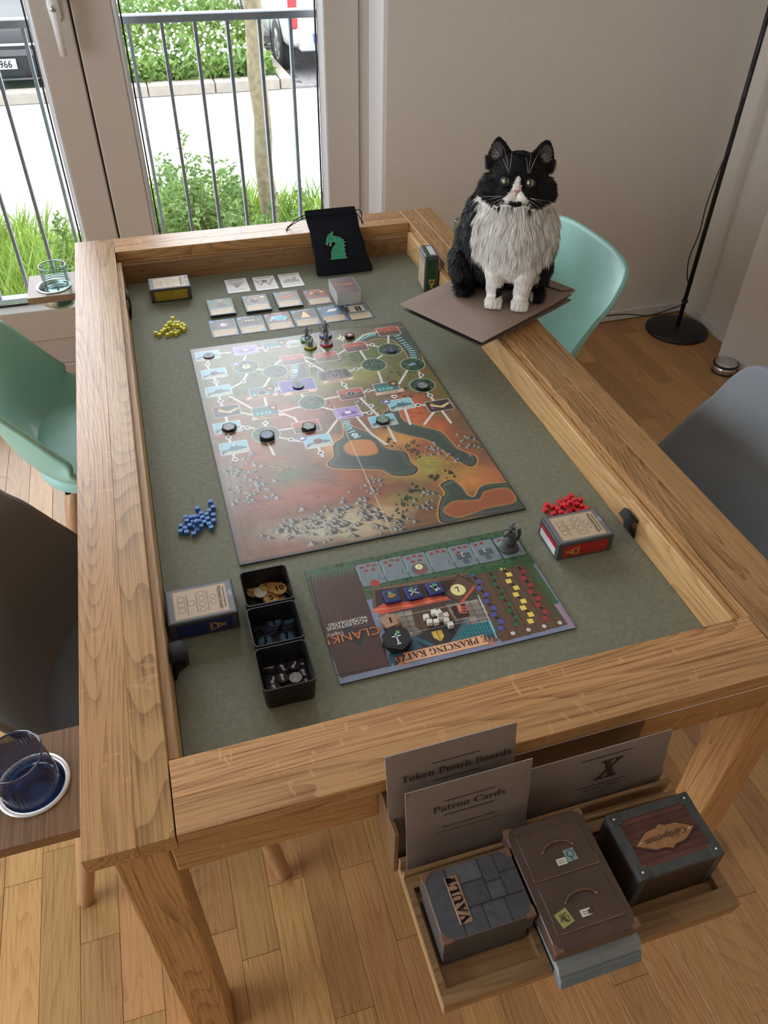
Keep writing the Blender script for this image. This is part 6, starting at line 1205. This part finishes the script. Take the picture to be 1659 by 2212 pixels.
pc = at(1437, 1807, z=pz); pr_ = [(a*1.1, b*1.05) for a, b in [(-.036, .0), (-.026, .006), (-.018, .0105), (-.006, .0112), (0, .0145), (.006, .0112), (.018, .0105), (.026, .006), (.036, 0), (.026, -.006), (.018, -.0105), (.006, -.0112), (0, -.0145), (-.006, -.0112), (-.018, -.0105), (-.026, -.006)]]
pm = Matrix.Translation((pc.x, pc.y, 0)) @ Matrix.Rotation(.03, 4, 'Z')
G().prism([(a*1.08, b*1.14) for a, b in pr_], pz+.0003, pz+.0009, mat=pm).build('plaque_shadow', M_dark2, CP); pq = G().prism(pr_, pz+.0009, pz+.0019, mat=pm, bev=.0005).build('plaque', pbr('copper_print', (.36, .18, .075), .35, .3, var=.3, vs=90), CP)
text('𝐂𝐚𝐫𝐝𝐩𝐨𝐫𝐢𝐮𝐦', .0104, M_dark2, CP, (pc.x, pc.y, pz+.0022), (0, 0, PI+.03)); 
for s in (-1, 1): G().sphere((pc.x+s*.0325, pc.y, pz+.0020), .0013, 6).build('plaque_pin', M_steel, CP)
# ================================================================ the cat
CT = empty('cat', (.952, -.668, ENVZ), rz=-.466, label='long-haired black and white cat sitting upright on a kraft envelope', cat='cat')
HP = Vector((-.008, .018, .262)); HR = Matrix.Translation(HP) @ Matrix.Rotation(-.20, 4, 'X')     # head frame
nb_ = G()
def ell(c, r, m=None, n=14): nb_.sphere(c, 1, n, sc_=r, mat=m)
def caps(a, b, ra, rb, k=7):
    a, b = Vector(a), Vector(b)
    for i in range(k+1): t = i/k; p = a.lerp(b, t); r = ra+(rb-ra)*t; ell(p, (r, r, r), n=9)
ell((-.026, .115, .084), (.110, .108, .088)); ell((-.022, .085, .135), (.099, .092, .108)); ell((-.014, .045, .160), (.090, .072, .090)); ell((-.004, .012, .135), (.072, .056, .090)); ell((-.010, .035, .205), (.077, .062, .046))
for s in (-1, 1):
    ell((s*.060-.008, .035, .14), (.040, .050, .074)); ell((s*.078-.026, .095, .052), (.040, .080, .052)); ell((s*.082-.020, .025, .013), (.018, .036, .013))
    caps((s*.042, .012, .13), (s*.0320, -.012, .060), .034, .0215); caps((s*.0320, -.012, .060), (s*.0300, -.016, .018), .0215, .0175, 4)
    ell((s*.0295, -.030, .0125), (.0205, .026, .0130))
    for k in range(4): ell((s*.0295+(k-1.5)*.0095, -.048+.003*abs(k-1.5), .0095), (.0058, .010, .0085), n=8)
caps((-.03, .20, .022), (.05, .185, .018), .022, .018)
H_ = lambda c, r, n=14: ell(c, r, HR, n)
H_((0, .004, .004), (.058, .056, .052)); H_((0, -.012, .020), (.042, .040, .034))
for s in (-1, 1):
    H_((s*.040, .0, -.018), (.037, .040, .034)); H_((s*.0125, -.050, -.0225), (.0175, .0155, .0130), 10); H_((s*.022, -.036, -.020), (.020, .022, .018), 10)
H_((0, -.043, -.003), (.0115, .018, .018), 10); H_((0, -.0505, -.0125), (.0088, .012, .0080), 10); H_((0, -.0455, -.0365), (.0135, .0145, .0085), 10)
body_bm = nb_
for s in (-1, 1):     # ears: flattened cones leaning outwards
    m = HR @ Matrix.Translation((s*.0410, .004, .032)) @ Matrix.Rotation(s*.20, 4, 'Y') @ Matrix.Rotation(.10, 4, 'X') @ Matrix.Diagonal((1, .46, 1, 1))
    nb_.lathe([(0, -.01), (.0290, -.008), (.0280, .008), (.0225, .023), (.0140, .038), (.0060, .048), (0, .0515)], n=20, mat=m)
me = bpy.data.meshes.new('t'); nb_.b.to_mesh(me); tmp = bpy.data.objects.new('t', me); C.objects.link(tmp)
md = tmp.modifiers.new('r', 'REMESH'); md.mode = 'VOXEL'; md.voxel_size = .0026; md.use_smooth_shade = True; md = tmp.modifiers.new('s', 'SMOOTH'); md.factor = .5; md.iterations = 5
dg = bpy.context.evaluated_depsgraph_get(); dg.update(); bme = bpy.data.meshes.new_from_object(tmp.evaluated_get(dg)); bpy.data.objects.remove(tmp); bme.name = 'body'
nV = len(bme.vertices); co = np.empty(nV*3); bme.vertices.foreach_get('co', co); co = co.reshape(-1, 3); no = np.array([v.normal[:] for v in bme.vertices])
HI = np.array(HR.inverted()); hc = co @ HI[:3, :3].T+HI[:3, 3]
# hollow the inner ears a little
for s in (-1, 1):
    em_ = (np.hypot((hc[:, 0]-s*.050)/.014, (hc[:, 2]-.055)/.020) < 1) & (hc[:, 1] < .006)
    d = 1-np.hypot((hc[em_, 0]-s*.050)/.014, (hc[em_, 2]-.055)/.020); wv = np.array(HR.to_3x3() @ Vector((0, 1, 0))); co[em_] += wv[None]*(.007*d[:, None])
bme.vertices.foreach_set('co', co.ravel())
rs = np.random.RandomState(3)
def region(p, q):
    """fur colour of body-frame point p / head-frame point q: 0 black .. 1 white"""
    x, y, z = q; n = noise.noise(Vector((p[0]*40, p[1]*40, p[2]*40)))*.006
    head = (abs(x)/.088)**2+(y/.085)**2+((z+.002)/.055)**2 < 1 and z > -.062 and (z > -.034-.012*(1-min(1, abs(x)/.06)) or abs(x) > .03) 
    if z > .03: head = True
    if head and not (abs(x) < .030 and z < -.045):
        if y < -.005:
            if abs(x) < .0035+.0026*max(0, (.012-z)/.01)+n*.3 and -.012 < z < .014: return 1          # blaze
            if z < -.010+n*.4 and abs(x) < .0085+.9*max(0, -.010-z)+n*.5 and abs(x) < .032 and z > -.0315+ .0: return 1
            if z <= -.0315 and abs(x) < .0125 and z > -.047: return .0                      # black chin
            if z <= -.0315 and abs(x) < .024: return 1
        if z < -.052+n: return 1
        if y > .0 and z < -.020 : pass
        return 0
    X, Y, Z = p
    if Z < .055 and Y < .012 and abs(X) < .058:
        if X < 0 and -.026 < X < .0 and .024 < Z < .050: return 0
        return 1
    if Z < .03: return 0
    lim = .040+.02*min(1, max(0, (Z-.145)/.06)) if Z > .11 else .030-.25*(.11-Z)
    lim += n*1.6; ax = abs(X-.004)
    if X > 0: lim += .035*min(1, max(0, (Z-.10)/.05))
    else: lim -= .006
    wid = .090 if Z > .15 else .062+.028*max(0, (Z-.06)/.09)
    if Y < lim and ax < wid+n and Z < .25: return 1
    return 0
col = np.zeros((nV, 4)); col[:, 3] = 1; wreg = np.zeros(nV)
WH, BL, PK = np.array((.90, .87, .81)), np.array((.0095, .009, .0092)), np.array((.50, .25, .21))
for i in range(nV):
    wreg[i] = k = region(co[i], hc[i]); c = BL*(1-k)+WH*k; x, y, z = hc[i]
    if y < -.052 and abs(x) < .0062-.45*max(0, -.010-z) and -.0215 < z < -.0105: c = PK
    elif k == 1 and y < -.03 and abs(x) < .007 and -.014 < z < .006: c = WH*.62+PK*.36
    if y < -.05 and abs(x) < .0007 and -.032 < z < -.0205: c = PK*.45
    for s in (-1, 1):
        if math.hypot((x-s*.050)/.0125, (z-.054)/.018) < 1 and y < .012: c = np.array((.060, .048, .048))
    for s in (-1, 1):      # toe gaps: crease shade darkened into the coat colour
        X, Y, Z = co[i]
        if Y < -.040 and Z < .020:
            for g_ in (-1, 0, 1):
                if abs(X-s*.0295-g_*.0095) < .0008: c = c*.55
    col[i, :3] = c
ca = bme.color_attributes.new('Col', 'FLOAT_COLOR', 'POINT'); ca.data.foreach_set('color', col.astype(np.float32).ravel())
M_coat = vcol('cat_coat', .9, .15); M_fur = vcol('cat_fur', .55, .25); bme.materials.clear()
cbody = link('body', bme, M_coat, CT)
# fur: tapering strands rooted on the skin
bme.calc_loop_triangles(); tris = np.array([t.vertices[:] for t in bme.loop_triangles]); A_ = co[tris]; ar = .5*np.linalg.norm(np.cross(A_[:, 1]-A_[:, 0], A_[:, 2]-A_[:, 0]), axis=1)
N = 120000; idx = rs.choice(len(tris), N, p=ar/ar.sum()); u, v = rs.rand(N), rs.rand(N); fl = u+v > 1; u[fl], v[fl] = 1-u[fl], 1-v[fl]
T_ = tris[idx]; P_ = co[T_[:, 0]]*(1-u-v)[:, None]+co[T_[:, 1]]*u[:, None]+co[T_[:, 2]]*v[:, None]; Nn = no[T_[:, 0]]; Hq = P_ @ HI[:3, :3].T+HI[:3, 3]
W1 = wreg[T_[:, 0]]; X, Y, Z = P_.T; hx_, hy, hz = Hq.T
headm = (hz > -.045) & (np.hypot(np.hypot(hx_/.085, hy/.08), hz/.12) < 1) & (Z > .212); ear = headm & (hz > .045)
face = headm & (hy < -.03); paw = (Z < .030) & (Y < 0); leg = (Z < .105) & (Y < .01) & (np.abs(X) < .06) & ~paw
ruff = (W1 > .5) & ~headm & ~leg & ~paw
Ln = np.full(N, .019); Ln[ruff] = .026; Ln[ruff & (Y < .0) & (Z > .06) & (Z < .2)] = .034; Ln[ruff & (Z < .115)] = .014; Ln[leg] = .0065; Ln[paw] = .003; Ln[headm] = .0085; Ln[headm & (np.abs(hx_) > .04) & (hz < .012)] = .013; Ln[face] = .0040; Ln[ear] = .0035
Ln *= rs.uniform(.55, 1.15, N)
cl = np.array([noise.noise_vector(Vector(p)*55) [:] for p in P_]); cl2 = np.array([noise.noise_vector(Vector(p)*160)[:] for p in P_])
flow = np.stack([X*2.2, -.25*np.ones(N), -np.ones(N)], -1); flow[headm] = np.stack([hx_[headm]*14, np.full(headm.sum(), .35), -hz[headm]*-4-.1], -1); flow[ear] = np.array((0, .1, 1.)); flow /= np.linalg.norm(flow, axis=1)[:, None]
fl_t = flow-Nn*(flow*Nn).sum(1)[:, None]; kk = np.where(headm, .75, 1.0)[:, None]
lift = np.where(ruff, .30, .42)[:, None]; lift[paw | leg | face] = .25; D = Nn*lift+fl_t*kk+cl*.42+cl2*.15; D /= np.linalg.norm(D, axis=1)[:, None]
eyeL = np.minimum(np.hypot(hx_-.0250, hz-.0030), np.hypot(hx_+.0250, hz-.0030)); nose = (hy < -.048) & (np.abs(hx_) < .008) & (hz > -.024) & (hz < -.007)
keep = ~((eyeL < .0105) & (hy < -.02)) & ~nose & ~((Z < .004)) & ~((np.hypot((np.abs(hx_)-.050)/.011, (hz-.054)/.017) < 1) & (hy < .01))
P_, D, Ln, W1, Nn = P_[keep], D[keep], Ln[keep], W1[keep], Nn[keep]; N = len(P_); wd = np.where(Ln > .012, .00062, .00042)*rs.uniform(.7, 1.3, N)
S_ = np.cross(D, Nn+rs.normal(0, .5, (N, 3))); S_ /= np.linalg.norm(S_, axis=1)[:, None]+1e-9
mid = P_+D*(Ln*.5)[:, None]; D2 = D+np.array((0, 0, -.35)); D2 /= np.linalg.norm(D2, axis=1)[:, None]; tip = mid+D2*(Ln*.5)[:, None]; tip[:, 2] = np.maximum(tip[:, 2], .0005); mid[:, 2] = np.maximum(mid[:, 2], .0005); root = P_-Nn*.0008
VV = np.stack([root-S_*wd[:, None], root+S_*wd[:, None], mid+S_*wd[:, None]*.8, mid-S_*wd[:, None]*.8, tip], 1).reshape(-1, 3)
base = (np.arange(N)*5)[:, None]; quads = base+np.array([0, 1, 2, 3]); tri_ = base+np.array([3, 2, 4])
li = np.concatenate([np.concatenate([quads, tri_], 1)]).ravel(); fm = bpy.data.meshes.new('fur'); fm.vertices.add(N*5); fm.vertices.foreach_set('co', VV.ravel()); fm.loops.add(N*7); fm.loops.foreach_set('vertex_index', li)
fm.polygons.add(N*2); st = np.stack([np.arange(N)*7, np.arange(N)*7+4], 1).ravel(); tt = np.tile([4, 3], N); fm.polygons.foreach_set('loop_start', st); fm.polygons.foreach_set('loop_total', tt); fm.update()
vr = rs.uniform(.78, 1.12, N)[:, None]; fc = (BL*1.3)[None]*(1-W1[:, None])+WH[None]*W1[:, None]; fc = fc*vr; brn = rs.rand(N) < .12; fc[brn & (W1 < .5)] = (.035, .025, .02)
gg = (rs.rand(N) < .012) & (W1 < .5) & (P_[:, 2] < .2); fc[gg] = (.25, .24, .22)
FC = np.repeat(np.concatenate([np.clip(fc, 0, .9), np.ones((N, 1))], 1)[:, None], 5, 1); ca = fm.color_attributes.new('Col', 'FLOAT_COLOR', 'POINT'); ca.data.foreach_set('color', FC.astype(np.float32).ravel())
fo = link('fur', fm, M_fur, CT); fo['kind'] = 'stuff'
# eyes, nose, whiskers
def hpart(g, name, mat, parent=None): 
    return g.build(name, mat, CT, world=False)
M_iris = pbr('iris', (.26, .27, .13), .15, coat=1, var=.2, vs=300); M_pup = pbr('pupil', (.003, .003, .003), .05, coat=1); M_nose = pbr('nose_leather', (.52, .26, .22), .5, bump=.3, bs=900)
for s in (-1, 1):
    e = Vector((s*.0250, -.0432, .0030))
    hpart(G().sphere((0, 0, 0), .0094, 14, sc_=(1.02, .9, .92), mat=HR @ Matrix.Translation(e)), 'eye', M_iris)
    hpart(G().sphere((0, 0, 0), 1, 10, sc_=(.0026, .0012, .0062), mat=HR @ Matrix.Translation(e+Vector((s*-.0006, -.0080, 0)))), 'pupil', M_pup)
    g = G()
    for sg in (1, -1): g.tube([HR @ (e+Vector((.0102*math.cos(a), -.0052-.0022*math.sin(a), sg*.0080*math.sin(a)))) for a in np.linspace(0, PI, 13)], .0014, 6)
    hpart(g, 'eyelid', M_black)
hpart(G().prism([(-.0052, .0035), (.0052, .0035), (.0035, -.001), (0, -.0048), (-.0035, -.001)], 0, .004, mat=HR @ Matrix.Translation((0, -.0590, -.0145)) @ Matrix.Rotation(PI/2, 4, 'X'), bev=.001), 'nose', M_nose)
M_wh = pbr('whisker', (.75, .75, .72), .4); g = G()
for s in (-1, 1):
    for k, (dx, dz, L_) in enumerate(((1, -.35, .035), (1, -.1, .05), (1, -.55, .030), (.9, -.8, .028))):
        a = Vector((s*.020, -.056, -.022-.002*k)); g.tube([HR @ a, HR @ (a+Vector((s*dx*L_*.5, -.004, dz*L_*.4))), HR @ (a+Vector((s*dx*L_, .006, dz*L_)))], [.00028, .00022, .0001], 4)
    for k, (dx, L_) in enumerate(((.0, .050), (.35, .052), (-.25, .034) if s > 0 else (.6, .030))):
        a = Vector((s*.019, -.045, .015)); g.tube([HR @ a, HR @ (a+Vector((s*dx*L_*.45, -.008, L_*.55))), HR @ (a+Vector((s*dx*L_, .004, L_)))], [.0003, .00024, .0001], 4)
hpart(g, 'whiskers', M_wh)
M_earh = pbr('ear_hair', (.40, .39, .38), .7); g = G(); r = random.Random(9)
for s in (-1, 1):
    for k in range(26): a = Vector((s*r.uniform(.036, .050), -.008, r.uniform(.036, .048))); g.tube([HR @ a, HR @ (a+Vector((s*r.uniform(.006, .02), -.003, r.uniform(.004, .018))))], [.0003, .0001], 3)
hpart(g, 'ear_hair', M_earh)
